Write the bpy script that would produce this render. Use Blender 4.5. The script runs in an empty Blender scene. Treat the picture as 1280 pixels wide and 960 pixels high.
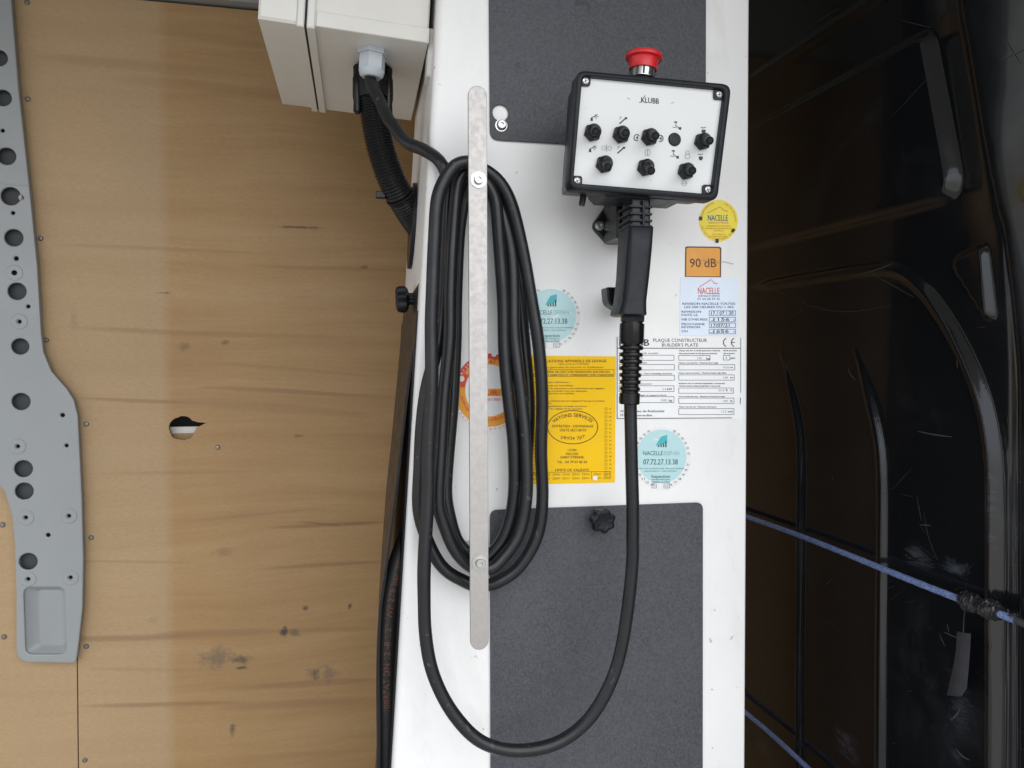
import bpy, bmesh, math, random
from mathutils import Vector, Matrix
random.seed(7)
R = math.radians
scene = bpy.context.scene
C = scene.collection

# ------------------------------------------------------------------ camera
CAM = Vector((0.0, -0.90, 1.20))
F = 925.0
cam_d = bpy.data.cameras.new('camera'); cam = bpy.data.objects.new('camera', cam_d); C.objects.link(cam)
cam.location = CAM
cam.rotation_euler = (R(90 - 1.6), 0, R(-11.8))
cam_d.sensor_width = 36; cam_d.lens = 36 * F / 1280
cam_d.clip_start = 0.02; cam_d.clip_end = 100
scene.camera = cam
CR = cam.rotation_euler.to_matrix()

# ------------------------------------------------------------------ light: overcast daylight through the open van door
world = bpy.data.worlds.new('World'); scene.world = world; world.use_nodes = True
bg = world.node_tree.nodes['Background']
wn = world.node_tree.nodes; wl_ = world.node_tree.links       # overcast sky above the horizon, paler ground below it
w_tc = wn.new('ShaderNodeTexCoord'); w_sx = wn.new('ShaderNodeSeparateXYZ'); w_rp = wn.new('ShaderNodeValToRGB')
wl_.new(w_tc.outputs['Generated'], w_sx.inputs[0]); w_mp = wn.new('ShaderNodeMapRange'); w_mp.inputs['From Min'].default_value = -1
wl_.new(w_sx.outputs['Z'], w_mp.inputs['Value']); wl_.new(w_mp.outputs[0], w_rp.inputs[0]); wl_.new(w_rp.outputs[0], bg.inputs[0])
e_ = w_rp.color_ramp.elements; e_[0].position = 0.46; e_[0].color = (0.60, 0.59, 0.57, 1); e_[1].position = 0.56; e_[1].color = (0.90, 0.96, 1.06, 1)
bg.inputs[1].default_value = 1.10
sun_d = bpy.data.lights.new('sun', 'SUN'); sun = bpy.data.objects.new('sun', sun_d); C.objects.link(sun)
sun_d.energy = 1.45; sun_d.angle = R(64); sun_d.color = (1.0, 0.985, 0.96)
sun.location = (1, -2, 3)
sd = Vector((0.16, -1.0, 0.48))          # towards the bright part of the sky
sun.rotation_euler = (-sd).to_track_quat('-Z', 'Y').to_euler()
vs = scene.view_settings
vs.view_transform = 'Standard'; vs.look = 'None'; vs.gamma = 1; vs.use_curve_mapping = False; vs.exposure = 0.30

# ------------------------------------------------------------------ pixel -> place
def ray(px, py):
    return CR @ Vector(((px - 640) / F, -(py - 480) / F, -1))
def P(px, py, Y=0.0):
    d = ray(px, py); t = (Y - CAM.y) / d.y
    return CAM + d * t
def PX(px, py, X):
    d = ray(px, py); t = (X - CAM.x) / d.x
    return CAM + d * t

# ------------------------------------------------------------------ materials
def mat(name, col, rough=0.5, metal=0.0, coat=0.0, spec=0.5):
    m = bpy.data.materials.new(name); m.use_nodes = True
    b = m.node_tree.nodes['Principled BSDF']
    b.inputs['Base Color'].default_value = (*col, 1); b.inputs['Roughness'].default_value = rough
    b.inputs['Metallic'].default_value = metal; b.inputs['Coat Weight'].default_value = coat
    b.inputs['Specular IOR Level'].default_value = spec
    return m
class N:
    def __init__(s, m): s.m = m; s.t = m.node_tree; s.b = s.t.nodes['Principled BSDF']
    def n(s, typ, **kw):
        x = s.t.nodes.new(typ)
        for k, v in kw.items():
            if k in x.bl_rna.properties.keys(): setattr(x, k, v)
            else: x.inputs[k.replace('_', ' ')].default_value = v
        return x
    def l(s, a, b): s.t.links.new(a, b)
    def coord(s, scale=(1, 1, 1), loc=(0, 0, 0)):
        tc = s.n('ShaderNodeTexCoord'); mp = s.n('ShaderNodeMapping')
        mp.inputs['Scale'].default_value = scale; mp.inputs['Location'].default_value = loc
        s.l(tc.outputs['Object'], mp.inputs[0]); return mp.outputs[0]
    def noise(s, scale, detail=4, rough=0.55, vec=None, dist=0.0):
        x = s.n('ShaderNodeTexNoise'); x.inputs['Scale'].default_value = scale; x.inputs['Detail'].default_value = detail
        x.inputs['Roughness'].default_value = rough; x.inputs['Distortion'].default_value = dist
        s.l(vec if vec is not None else s.coord(), x.inputs['Vector']); return x.outputs['Fac']
    def ramp(s, fac, stops):
        x = s.n('ShaderNodeValToRGB'); e = x.color_ramp.elements
        while len(e) < len(stops): e.new(0.5)
        for q, (p, c) in zip(e, stops):
            q.position = p; q.color = (*c, 1) if len(c) == 3 else c
        s.l(fac, x.inputs[0]); return x.outputs[0]
    def mix(s, fac, a, b, mode='MIX'):
        x = s.n('ShaderNodeMix'); x.data_type = 'RGBA'; x.blend_type = mode
        for inp, v in ((x.inputs['Factor'], fac), (x.inputs['A'], a), (x.inputs['B'], b)):
            if hasattr(v, 'is_output'): s.l(v, inp)
            elif isinstance(v, (int, float)): inp.default_value = v
            else: inp.default_value = (*v, 1)
        return x.outputs['Result']
    def math(s, op, a, b=None):
        x = s.n('ShaderNodeMath'); x.operation = op
        for i, v in enumerate((a, b)):
            if v is None: continue
            if hasattr(v, 'is_output'): s.l(v, x.inputs[i])
            else: x.inputs[i].default_value = v
        return x.outputs[0]
    def bump(s, h, strength=0.2, dist=0.001):
        x = s.n('ShaderNodeBump'); x.inputs['Strength'].default_value = strength; x.inputs['Distance'].default_value = dist
        s.l(h, x.inputs['Height']); s.l(x.outputs[0], s.b.inputs['Normal'])
    def col(s, c): s.l(c, s.b.inputs['Base Color'])
    def rough(s, c): s.l(c, s.b.inputs['Roughness'])

def worn(name, col, rough, amt=0.12, scale=18, bump=0.05, fine=500, speck=None, **kw):
    m = mat(name, col, rough, **kw); k = N(m)
    n1 = k.noise(scale, 6, 0.65)
    dark = tuple(c * (1 - amt) for c in col); lite = tuple(min(1, c * (1 + amt * 0.5)) for c in col)
    c = k.ramp(n1, [(0.3, dark), (0.7, lite)])
    if speck:
        s1 = k.noise(speck[1], 2, 0.5); c = k.mix(k.ramp(s1, [(speck[2], (0, 0, 0)), (speck[2] + 0.04, (1, 1, 1))]), c, speck[0])
    k.col(c)
    k.rough(k.ramp(n1, [(0.25, (rough + 0.1,) * 3), (0.75, (max(0.05, rough - 0.08),) * 3)]))
    if bump: k.bump(k.noise(fine, 3, 0.6), bump, 0.001)
    return m
M = {}
M['white'] = worn('white_paint', (0.79, 0.79, 0.785), 0.33, 0.05, 7, 0.05, 350, speck=((0.50, 0.48, 0.45), 75, 0.71))
k = N(M['white']); src = k.b.inputs['Base Color'].links[0].from_socket
gr = k.noise(6, 6, 0.75, k.coord((1.6, 1, 0.55)), 0.5)
k.col(k.mix(k.ramp(gr, [(0.56, (0, 0, 0)), (0.80, (0.38, 0.38, 0.38))]), src, (0.50, 0.48, 0.44)))
M['cab'] = worn('cabinet_paint', (0.66, 0.65, 0.61), 0.45, 0.05, 9, 0.06, 600)
M['alu'] = worn('brushed_aluminium', (0.40, 0.385, 0.375), 0.46, 0.07, 160, 0.06, 500, metal=0.75)
M['dzinc'] = worn('dull_screw', (0.22, 0.21, 0.19), 0.4, 0.2, 120, 0.05, 400, metal=0.7)
M['zinc'] = worn('zinc_steel', (0.50, 0.51, 0.50), 0.3, 0.2, 120, 0.05, 400, metal=1.0)
M['rubber'] = worn('cable_rubber', (0.012, 0.0128, 0.0152), 0.34, 0.4, 34, 0.12, 260, speck=((0.045, 0.045, 0.047), 110, 0.69), spec=0.4)
M['plast'] = worn('black_plastic', (0.012, 0.0132, 0.0175), 0.36, 0.25, 60, 0.10, 900, spec=0.22)
M['boot'] = worn('boot_rubber', (0.011, 0.012, 0.014), 0.42, 0.25, 90, 0.06, 900, spec=0.28)
M['gloss'] = worn('gloss_black_plastic', (0.006, 0.006, 0.0066), 0.26, 0.2, 60, 0.03, 900, spec=0.3)
M['conduit'] = worn('conduit_plastic', (0.006, 0.006, 0.0066), 0.28, 0.25, 60, 0.04, 800, spec=0.3)
M['hose'] = worn('hose_rubber', (0.013, 0.013, 0.013), 0.55, 0.25, 60, 0.15, 700)
M['pink'] = mat('hose_print', (0.16, 0.06, 0.035), 0.7)
M['red'] = worn('red_plastic', (0.62, 0.02, 0.025), 0.38, 0.12, 60, 0.03, 900)
M['greyp'] = worn('grey_plastic', (0.42, 0.46, 0.50), 0.45, 0.06, 60, 0.04, 900)
M['paper'] = worn('white_sticker', (0.80, 0.81, 0.82), 0.35, 0.03, 30, 0)
M['bluepaper'] = worn('pale_blue_sticker', (0.70, 0.78, 0.90), 0.38, 0.03, 30, 0)
M['yellow'] = worn('yellow_sticker', (0.90, 0.545, 0.002), 0.5, 0.05, 25, 0, spec=0.25)
M['lemon'] = worn('lemon_sticker', (0.78, 0.66, 0.03), 0.35, 0.05, 40, 0)
M['orange'] = worn('orange_sticker', (0.72, 0.31, 0.03), 0.35, 0.05, 40, 0)
M['clear'] = worn('clear_film', (0.74, 0.76, 0.76), 0.18, 0.02, 40, 0)
k_ = mat('turquoise_sticker', (0.42, 0.64, 0.665), 0.25); M['turq'] = k_
k = N(k_); w = k.noise(55, 5, 0.7, dist=1.2)
k.col(k.mix(k.ramp(w, [(0.60, (0, 0, 0)), (0.66, (1, 1, 1))]), (0.42, 0.64, 0.665), (0.60, 0.74, 0.76)))
for nm, c in dict(ink=(0.02, 0.02, 0.022), greyink=(0.22, 0.23, 0.24), blueink=(0.06, 0.12, 0.24), redink=(0.62, 0.10, 0.04), brownink=(0.10, 0.035, 0.008),
                  tealink=(0.05, 0.42, 0.46), dteal=(0.03, 0.10, 0.11), orangeink=(0.80, 0.34, 0.02), crimson=(0.68, 0.05, 0.035), whiteink=(0.8, 0.8, 0.8), steelink=(0.22, 0.42, 0.46)).items():
    M[nm] = mat(nm, c, 0.5)
# charcoal powder-coated cover plates
m = mat('charcoal_powder_coat', (0.06, 0.062, 0.07), 0.55); k = N(m); M['char'] = m
nf = k.noise(400, 3, 0.7); nb = k.noise(9, 5, 0.6); nd = k.noise(38, 3, 0.5)
c = k.ramp(nf, [(0.30, (0.022, 0.024, 0.030)), (0.70, (0.078, 0.081, 0.096))])
c = k.mix(k.ramp(nb, [(0.35, (0, 0, 0)), (0.75, (0.35, 0.35, 0.35))]), c, (0.072, 0.076, 0.088))
c = k.mix(k.ramp(nd, [(0.70, (0, 0, 0)), (0.76, (0.7, 0.7, 0.7))]), c, (0.022, 0.024, 0.028)); k.col(c)
k.bump(nf, 0.5, 0.0008)
# panel face of the pendant
m = mat('pendant_face', (0.76, 0.78, 0.76), 0.4); k = N(m); M['face'] = m
s1 = k.noise(70, 5, 0.7); k.col(k.mix(k.ramp(s1, [(0.66, (0, 0, 0)), (0.78, (0.6, 0.6, 0.6))]), (0.645, 0.665, 0.665), (0.55, 0.55, 0.53)))
# black sheet metal of the van
m = mat('van_black_paint', (0.006, 0.006, 0.007), 0.12, coat=0.45); k = N(m); M['van'] = m
n1 = k.noise(7, 7, 0.72, dist=0.6); n2 = k.noise(3.5, 3, 0.6)
dust = k.math('MULTIPLY', k.ramp(n1, [(0.52, (0, 0, 0)), (0.78, (1, 1, 1))]), k.ramp(n2, [(0.45, (0, 0, 0)), (0.7, (1, 1, 1))]))
vc = k.mix(dust, (0.0095, 0.0105, 0.012), (0.032, 0.034, 0.039))
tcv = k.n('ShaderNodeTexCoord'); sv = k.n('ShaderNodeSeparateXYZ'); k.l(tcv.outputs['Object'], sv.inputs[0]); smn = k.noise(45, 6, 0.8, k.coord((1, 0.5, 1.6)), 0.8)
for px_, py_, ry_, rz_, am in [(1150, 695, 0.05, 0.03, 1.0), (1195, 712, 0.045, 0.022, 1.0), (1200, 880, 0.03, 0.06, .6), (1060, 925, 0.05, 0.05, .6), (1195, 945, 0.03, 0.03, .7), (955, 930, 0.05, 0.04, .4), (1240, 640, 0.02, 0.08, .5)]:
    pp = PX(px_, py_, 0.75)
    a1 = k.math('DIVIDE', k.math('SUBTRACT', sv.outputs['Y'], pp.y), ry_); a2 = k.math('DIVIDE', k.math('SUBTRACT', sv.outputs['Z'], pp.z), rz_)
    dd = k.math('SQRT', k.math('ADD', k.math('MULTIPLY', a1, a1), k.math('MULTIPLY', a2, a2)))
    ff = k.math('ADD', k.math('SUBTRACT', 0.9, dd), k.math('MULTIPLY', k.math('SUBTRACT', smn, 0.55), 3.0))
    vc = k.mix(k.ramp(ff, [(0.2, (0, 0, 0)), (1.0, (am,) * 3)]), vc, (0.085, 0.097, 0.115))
k.col(vc)
k.rough(k.ramp(n1, [(0.35, (0.10,) * 3), (0.8, (0.34,) * 3)]))
k.bump(k.noise(5, 2, 0.4), 0.06, 0.004)
M['scratch'] = mat('scratch_grey', (0.065, 0.065, 0.07), 0.5)
M['pillar'] = worn('pale_grey_van_paint', (0.275, 0.292, 0.300), 0.38, 0.05, 10, 0.03, 500)
M['void'] = mat('dark_cavity', (0.05, 0.055, 0.06), 0.7)
M['roof'] = worn('van_roof_grey', (0.30, 0.30, 0.29), 0.7, 0.1, 5, 0)
M['floor'] = worn('van_floor_grey', (0.42, 0.41, 0.39), 0.7, 0.2, 5, 0.1, 60)
# blue rope
m = mat('blue_rope', (0.20, 0.32, 0.66), 0.75); k = N(m); M['rope'] = m
wv = k.noise(260, 3, 0.7); k.col(k.ramp(wv, [(0.3, (0.09, 0.14, 0.32)), (0.7, (0.30, 0.40, 0.70))])); k.bump(wv, 0.8, 0.002)
M['tape'] = worn('black_tape', (0.02, 0.02, 0.022), 0.35, 0.3, 60, 0.4, 120)
M['gtape'] = worn('grey_tape', (0.05, 0.05, 0.06), 0.6, 0.3, 60, 0.2, 200)
# plywood
YP = 0.65
m = mat('plywood', (0.5, 0.35, 0.2), 0.52, spec=0.28); k = N(m); M['ply'] = m
warp = k.noise(2.2, 3, 0.5, k.coord((0.5, 1, 1)))
tc = k.n('ShaderNodeTexCoord'); sx = k.n('ShaderNodeSeparateXYZ'); k.l(tc.outputs['Object'], sx.inputs[0])
zz = k.math('ADD', sx.outputs['Z'], k.math('MULTIPLY', warp, 0.11))
cb = k.n('ShaderNodeCombineXYZ'); k.l(k.math('MULTIPLY', sx.outputs['X'], 0.05), cb.inputs[0]); k.l(zz, cb.inputs[2])
g1 = k.noise(26, 6, 0.6, cb.outputs[0])
cb2 = k.n('ShaderNodeCombineXYZ'); k.l(k.math('MULTIPLY', sx.outputs['X'], 0.22), cb2.inputs[0]); k.l(zz, cb2.inputs[2])
g2 = k.noise(13, 5, 0.6, cb2.outputs[0]); g3 = k.noise(150, 3, 0.6, cb.outputs[0]); b1 = k.noise(3.0, 4, 0.6)
c = k.ramp(g1, [(0.25, (0.318, 0.190, 0.080)), (0.5, (0.386, 0.242, 0.111)), (0.75, (0.425, 0.286, 0.145))])
c = k.mix(k.ramp(g2, [(0.62, (0, 0, 0)), (0.80, (0.6, 0.6, 0.6))]), c, (0.215, 0.110, 0.046))
c = k.mix(k.ramp(g3, [(0.35, (0.14, 0.14, 0.14)), (0.6, (0, 0, 0))]), c, (0.22, 0.135, 0.06))
c = k.mix(k.ramp(b1, [(0.35, (0.3, 0.3, 0.3)), (0.65, (0, 0, 0))]), c, (0.26, 0.155, 0.066))
sn = k.noise(60, 5, 0.75)
def stain(c, px, py, rx, ry, colr, amt=0.9, th=0.5):
    p = P(px, py, YP); s = 1550 / 925 * 0.001
    vx = k.math('DIVIDE', k.math('SUBTRACT', sx.outputs['X'], p.x), rx * s)
    vz = k.math('DIVIDE', k.math('SUBTRACT', sx.outputs['Z'], p.z), ry * s)
    d = k.math('SQRT', k.math('ADD', k.math('MULTIPLY', vx, vx), k.math('MULTIPLY', vz, vz)))
    f = k.math('ADD', k.math('SUBTRACT', 1.0, d), k.math('MULTIPLY', k.math('SUBTRACT', sn, th), 2.3))
    f = k.ramp(f, [(0.25, (0, 0, 0)), (0.75, (amt,) * 3)])
    return k.mix(f, c, tuple(q_ * 0.62 for q_ in colr))
for a in [(272, 822, 30, 20, (0.24, 0.18, 0.14), .7), (302, 824, 18, 8, (0.15, 0.11, 0.09), .8), (300, 835, 12, 3, (0.12, 0.09, 0.07), .9), (393, 843, 12, 12, (0.18, 0.14, 0.12), .8), (411, 842, 14, 17, (0.25, 0.2, 0.16), .6),
          (356, 790, 8, 11, (0.02, 0.07, 0.075), 1.0), (368, 791, 11, 8, (0.14, 0.14, 0.11), .7), (291, 912, 6, 14, (0.17, 0.13, 0.1), .8),
          (437, 757, 4, 6, (0.08, 0.06, 0.05), .9), (382, 760, 6, 4, (0.10, 0.08, 0.06), .8), (204, 366, 15, 2.2, (0.06, 0.05, 0.04), 1.0), (372, 284, 45, 2.5, (0.16, 0.085, 0.05), .8),
          (230, 434, 12, 9, (0.22, 0.15, 0.09), .6), (282, 428, 7, 4, (0.22, 0.14, 0.09), .7), (375, 545, 10, 3, (0.25, 0.15, 0.08), .7), (280, 690, 18, 10, (0.38, 0.24, 0.13), .6),
          (455, 334, 9, 4, (0.24, 0.13, 0.07), .8), (92, 400, 6, 30, (0.20, 0.19, 0.10), .6), (190, 775, 12, 7, (0.30, 0.2, 0.12), .5)]:
    c = stain(c, *a)
sg = k.noise(42, 5, 0.65, k.coord((0.16, 1, 1)))
def streak(c, p0, p1, hw, colr=(0.185, 0.098, 0.050), amt=0.8):
    a = P(*p0, YP); b = P(*p1, YP); m_ = (a + b) / 2; L = (b - a).length / 2; sl = (b.z - a.z) / (b.x - a.x)
    dx = k.math('SUBTRACT', sx.outputs['X'], m_.x)
    dz = k.math('SUBTRACT', k.math('SUBTRACT', k.math('ADD', sx.outputs['Z'], k.math('MULTIPLY', k.math('SUBTRACT', warp, 0.5), 0.02)), m_.z), k.math('MULTIPLY', dx, sl))
    u = k.math('DIVIDE', dx, L); v = k.math('DIVIDE', dz, hw * 0.00168)
    d = k.math('ADD', k.math('POWER', k.math('ABSOLUTE', u), 3.0), k.math('MULTIPLY', v, v))
    f = k.math('MULTIPLY', k.math('SUBTRACT', 1.0, d), k.math('SUBTRACT', k.math('MULTIPLY', k.math('ADD', g1, sg), 1.5), 0.55))
    return k.mix(k.ramp(f, [(0.0, (0, 0, 0)), (0.85, (amt * .55,) * 3)]), c, colr)
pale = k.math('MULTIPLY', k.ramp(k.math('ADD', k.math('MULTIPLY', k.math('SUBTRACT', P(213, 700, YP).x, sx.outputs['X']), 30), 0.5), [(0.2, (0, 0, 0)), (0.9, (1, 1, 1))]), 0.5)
c = k.mix(pale, c, (0.43, 0.325, 0.205))  # soft light sheen on the left of the plywood, painted into its colour
for a in [((90, 497), (260, 505), 3), ((200, 500), (490, 522), 8, (0.26, 0.15, 0.075), .7), ((240, 484), (490, 496), 3.5), ((330, 660), (490, 652), 3, (0.12, 0.06, 0.035), .9), ((370, 652), (430, 657), 2, (0.1, 0.05, 0.03), .8),
          ((320, 711), (490, 701), 3), ((60, 799), (250, 795), 4.5), ((180, 794), (360, 786), 6, (0.21, 0.105, 0.058), .8), ((330, 787), (480, 785), 4, (0.23, 0.12, 0.06), .7), ((260, 860), (490, 848), 5, (0.22, 0.115, 0.062), .8),
          ((90, 882), (320, 876), 3.5), ((260, 884), (490, 873), 7, (0.23, 0.125, 0.066), .8), ((200, 655), (420, 634), 2.5, (0.25, 0.15, 0.08), .7), ((30, 68), (340, 96), 8, (0.22, 0.13, 0.06), .45), ((120, 94), (420, 126), 8, (0.22, 0.13, 0.06), .45),
          ((60, 408), (470, 424), 4, (0.22, 0.13, 0.06), .7), ((300, 330), (500, 338), 3, (0.2, 0.115, 0.055), .7), ((60, 305), (330, 315), 3, (0.24, 0.145, 0.07), .6), ((180, 35), (360, 60), 6, (0.22, 0.13, 0.06), .45), ((250, 452), (480, 470), 3, (0.23, 0.135, 0.065), .6), ((100, 592), (330, 590), 3, (0.26, 0.16, 0.085), .6), ((80, 700), (260, 702), 2, (0.24, 0.14, 0.075), .6), ((90, 835), (300, 836), 2.5, (0.27, 0.17, 0.09), .6), ((300, 945), (480, 935), 4, (0.27, 0.17, 0.09), .5)]:
    c = streak(c, *a)
g4 = k.noise(420, 4, 0.7, cb2.outputs[0])
c = k.mix(k.ramp(g4, [(0.40, (0.22, 0.22, 0.22)), (0.58, (0, 0, 0))]), c, (0.22, 0.135, 0.065))
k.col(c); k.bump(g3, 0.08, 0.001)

# ------------------------------------------------------------------ object helpers
def tag(o, label=None, cat=None, group=None, kind=None):
    if label: o['label'] = label
    if cat: o['category'] = cat
    if group: o['group'] = group
    if kind: o['kind'] = kind
    return o
def link(name, me, m, parent=None, smooth=35):
    o = bpy.data.objects.new(name, me); C.objects.link(o)
    if m is not None:
        me.materials.clear(); me.materials.append(M[m] if isinstance(m, str) else m)
    if smooth:
        me.polygons.foreach_set('use_smooth', [True] * len(me.polygons)); me.set_sharp_from_angle(angle=R(smooth))
    if parent: attach(o, parent)
    return o
def attach(o, parent):
    o.parent = parent
    M_ = Matrix.Identity(4); q = parent
    while q is not None:
        M_ = Matrix.Translation(q.location) @ M_; q = q.parent
    o.matrix_parent_inverse = Matrix.Identity(4)
    o.location = o.location - M_.translation
def empty(name, loc):
    o = bpy.data.objects.new(name, None); C.objects.link(o); o.location = loc; o.empty_display_size = 0.05; return o
def mesh(name, vs_, fs):
    me = bpy.data.meshes.new(name); me.from_pydata([tuple(v) for v in vs_], [], fs); me.update()
    return me
def fixn(me):
    bm = bmesh.new(); bm.from_mesh(me); bmesh.ops.recalc_face_normals(bm, faces=bm.faces); bm.to_mesh(me); bm.free(); return me
class MB:
    def __init__(s): s.v = []; s.f = []
    def add(s, v, f):
        o = len(s.v); s.v += [tuple(q) for q in v]; s.f += [tuple(i + o for i in g) for g in f]
    def loft(s, secs, cap=True, close=False):
        n = len(secs[0]); v = [p for q in secs for p in q]; f = []
        for i in range(len(secs) - (0 if close else 1)):
            a = i * n; b = ((i + 1) % len(secs)) * n
            for j in range(n):
                f.append((a + j, a + (j + 1) % n, b + (j + 1) % n, b + j))
        if cap and not close:
            f.append(tuple(range(n))); f.append(tuple((len(secs) - 1) * n + j for j in range(n)))
        s.add(v, f)
    def lathe(s, prof, org, axis, seg=20, ref=None, lob=None):
        a = Vector(axis).normalized(); u = a.orthogonal().normalized() if ref is None else (Vector(ref) - a * Vector(ref).dot(a)).normalized(); w_ = a.cross(u)
        secs = []
        for r, h in prof:
            sec = []
            for j in range(seg):
                t = 2 * math.pi * j / seg; rr = r * (lob(t) if lob else 1)
                sec.append(Vector(org) + a * h + (u * math.cos(t) + w_ * math.sin(t)) * rr)
            secs.append(sec)
        s.loft(secs)
    def box(s, a, b, bev=0.0):
        (x0, y0, z0), (x1, y1, z1) = a, b
        s.prism([(x0, z0), (x1, z0), (x1, z1), (x0, z1)], y0, y1, bev)
    def prism(s, pts, yf, yb, bev=0.0):           # outline in XZ, front y, back y
        if bev:
            c = Vector((sum(p[0] for p in pts) / len(pts), sum(p[1] for p in pts) / len(pts)))
            ins = offset(pts, -bev); sg = 1 if yb > yf else -1
            s.loft([[(x, yf, z) for x, z in ins], [(x, yf + sg * bev, z) for x, z in pts], [(x, yb - sg * bev, z) for x, z in pts], [(x, yb, z) for x, z in ins]])
        else:
            s.loft([[(x, yf, z) for x, z in pts], [(x, yb, z) for x, z in pts]])
    def tube(s, pts, rad, seg=14, cap=True):
        n = len(pts); pts = [Vector(p) for p in pts]; secs = []; u = None
        for i in range(n):
            t = (pts[min(i + 1, n - 1)] - pts[max(i - 1, 0)]).normalized()
            if u is None: u = t.orthogonal().normalized()
            u = (u - t * u.dot(t)).normalized(); w_ = t.cross(u)
            r = rad(i / (n - 1)) if callable(rad) else rad
            secs.append([pts[i] + (u * math.cos(2 * math.pi * j / seg) + w_ * math.sin(2 * math.pi * j / seg)) * r for j in range(seg)])
        s.loft(secs, cap)
    def build(s, name, m, parent=None, smooth=35):
        return link(name, fixn(mesh(name, s.v, s.f)), m, parent, smooth)
def area2(p): return sum(p[i][0] * p[(i + 1) % len(p)][1] - p[(i + 1) % len(p)][0] * p[i][1] for i in range(len(p)))
def offset(pts, d):
    n = len(pts); out = []; sg = 1 if area2(pts) > 0 else -1
    for i in range(n):
        a, b, c_ = (Vector(pts[(i + j) % n][:2]) for j in (-1, 0, 1))
        e1 = (b - a).normalized(); e2 = (c_ - b).normalized()
        n1 = Vector((e1.y, -e1.x)) * sg; n2 = Vector((e2.y, -e2.x)) * sg
        nn = (n1 + n2); nn = nn / max(0.3, nn.length_squared / 2) if nn.length > 1e-6 else n1
        out.append(tuple(b + nn * d))
    return out
def rounded(pts, r, seg=6):
    n = len(pts); out = []
    for i in range(n):
        a, b, c_ = (Vector(pts[(i + j) % n][:2]) for j in (-1, 0, 1))
        rr = r[i] if isinstance(r, (list, tuple)) else r
        if rr <= 0: out.append(tuple(b)); continue
        e1 = (a - b).normalized(); e2 = (c_ - b).normalized()
        ang = math.acos(max(-1, min(1, e1.dot(e2)))); d = min(rr / math.tan(ang / 2), (a - b).length * .49, (c_ - b).length * .49)
        p0 = b + e1 * d; p2 = b + e2 * d
        for j in range(seg + 1):
            t = j / seg; out.append(tuple(p0 * (1 - t) ** 2 + b * 2 * t * (1 - t) + p2 * t * t))
    return out
def cr(pts, sub=8):                               # Catmull-Rom through the points
    pts = [Vector(p) for p in pts]; q = [pts[0] * 2 - pts[1]] + pts + [pts[-1] * 2 - pts[-2]]; out = []
    for i in range(1, len(q) - 2):
        for j in range(sub):
            t = j / sub; a, b, c_, d = q[i - 1], q[i], q[i + 1], q[i + 2]
            out.append(0.5 * ((2 * b) + (c_ - a) * t + (2 * a - 5 * b + 4 * c_ - d) * t * t + (3 * b - a - 3 * c_ + d) * t ** 3))
    out.append(pts[-1]); return out
def xz(pl, Y=0.0): return [(P(x, y, Y).x, P(x, y, Y).z) for x, y in pl]
def circ(cx, cz, r, n=20): return [(cx + r * math.cos(2 * math.pi * i / n), cz + r * math.sin(2 * math.pi * i / n)) for i in range(n)]
def plate(name, outline, holes, yf, th, m, parent=None, bev=0.0008):
    cu = bpy.data.curves.new(name, 'CURVE'); cu.dimensions = '2D'; cu.fill_mode = 'BOTH'
    cu.extrude = th / 2 - bev; cu.bevel_depth = bev; cu.bevel_resolution = 1; cu.offset = -bev
    for pl in [outline] + holes:
        sp = cu.splines.new('POLY'); sp.points.add(len(pl) - 1); sp.use_cyclic_u = True
        for p, q in zip(sp.points, pl): p.co = (q[0], q[1], 0, 1)
    o = bpy.data.objects.new(name, cu); C.objects.link(o)
    me = bpy.data.meshes.new_from_object(o.evaluated_get(bpy.context.evaluated_depsgraph_get()))
    bpy.data.objects.remove(o); bpy.data.curves.remove(cu)
    me.transform(Matrix(((1, 0, 0, 0), (0, 0, -1, yf + th / 2), (0, 1, 0, 0), (0, 0, 0, 1))))
    me.name = name
    return link(name, me, m, parent, 40)

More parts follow.
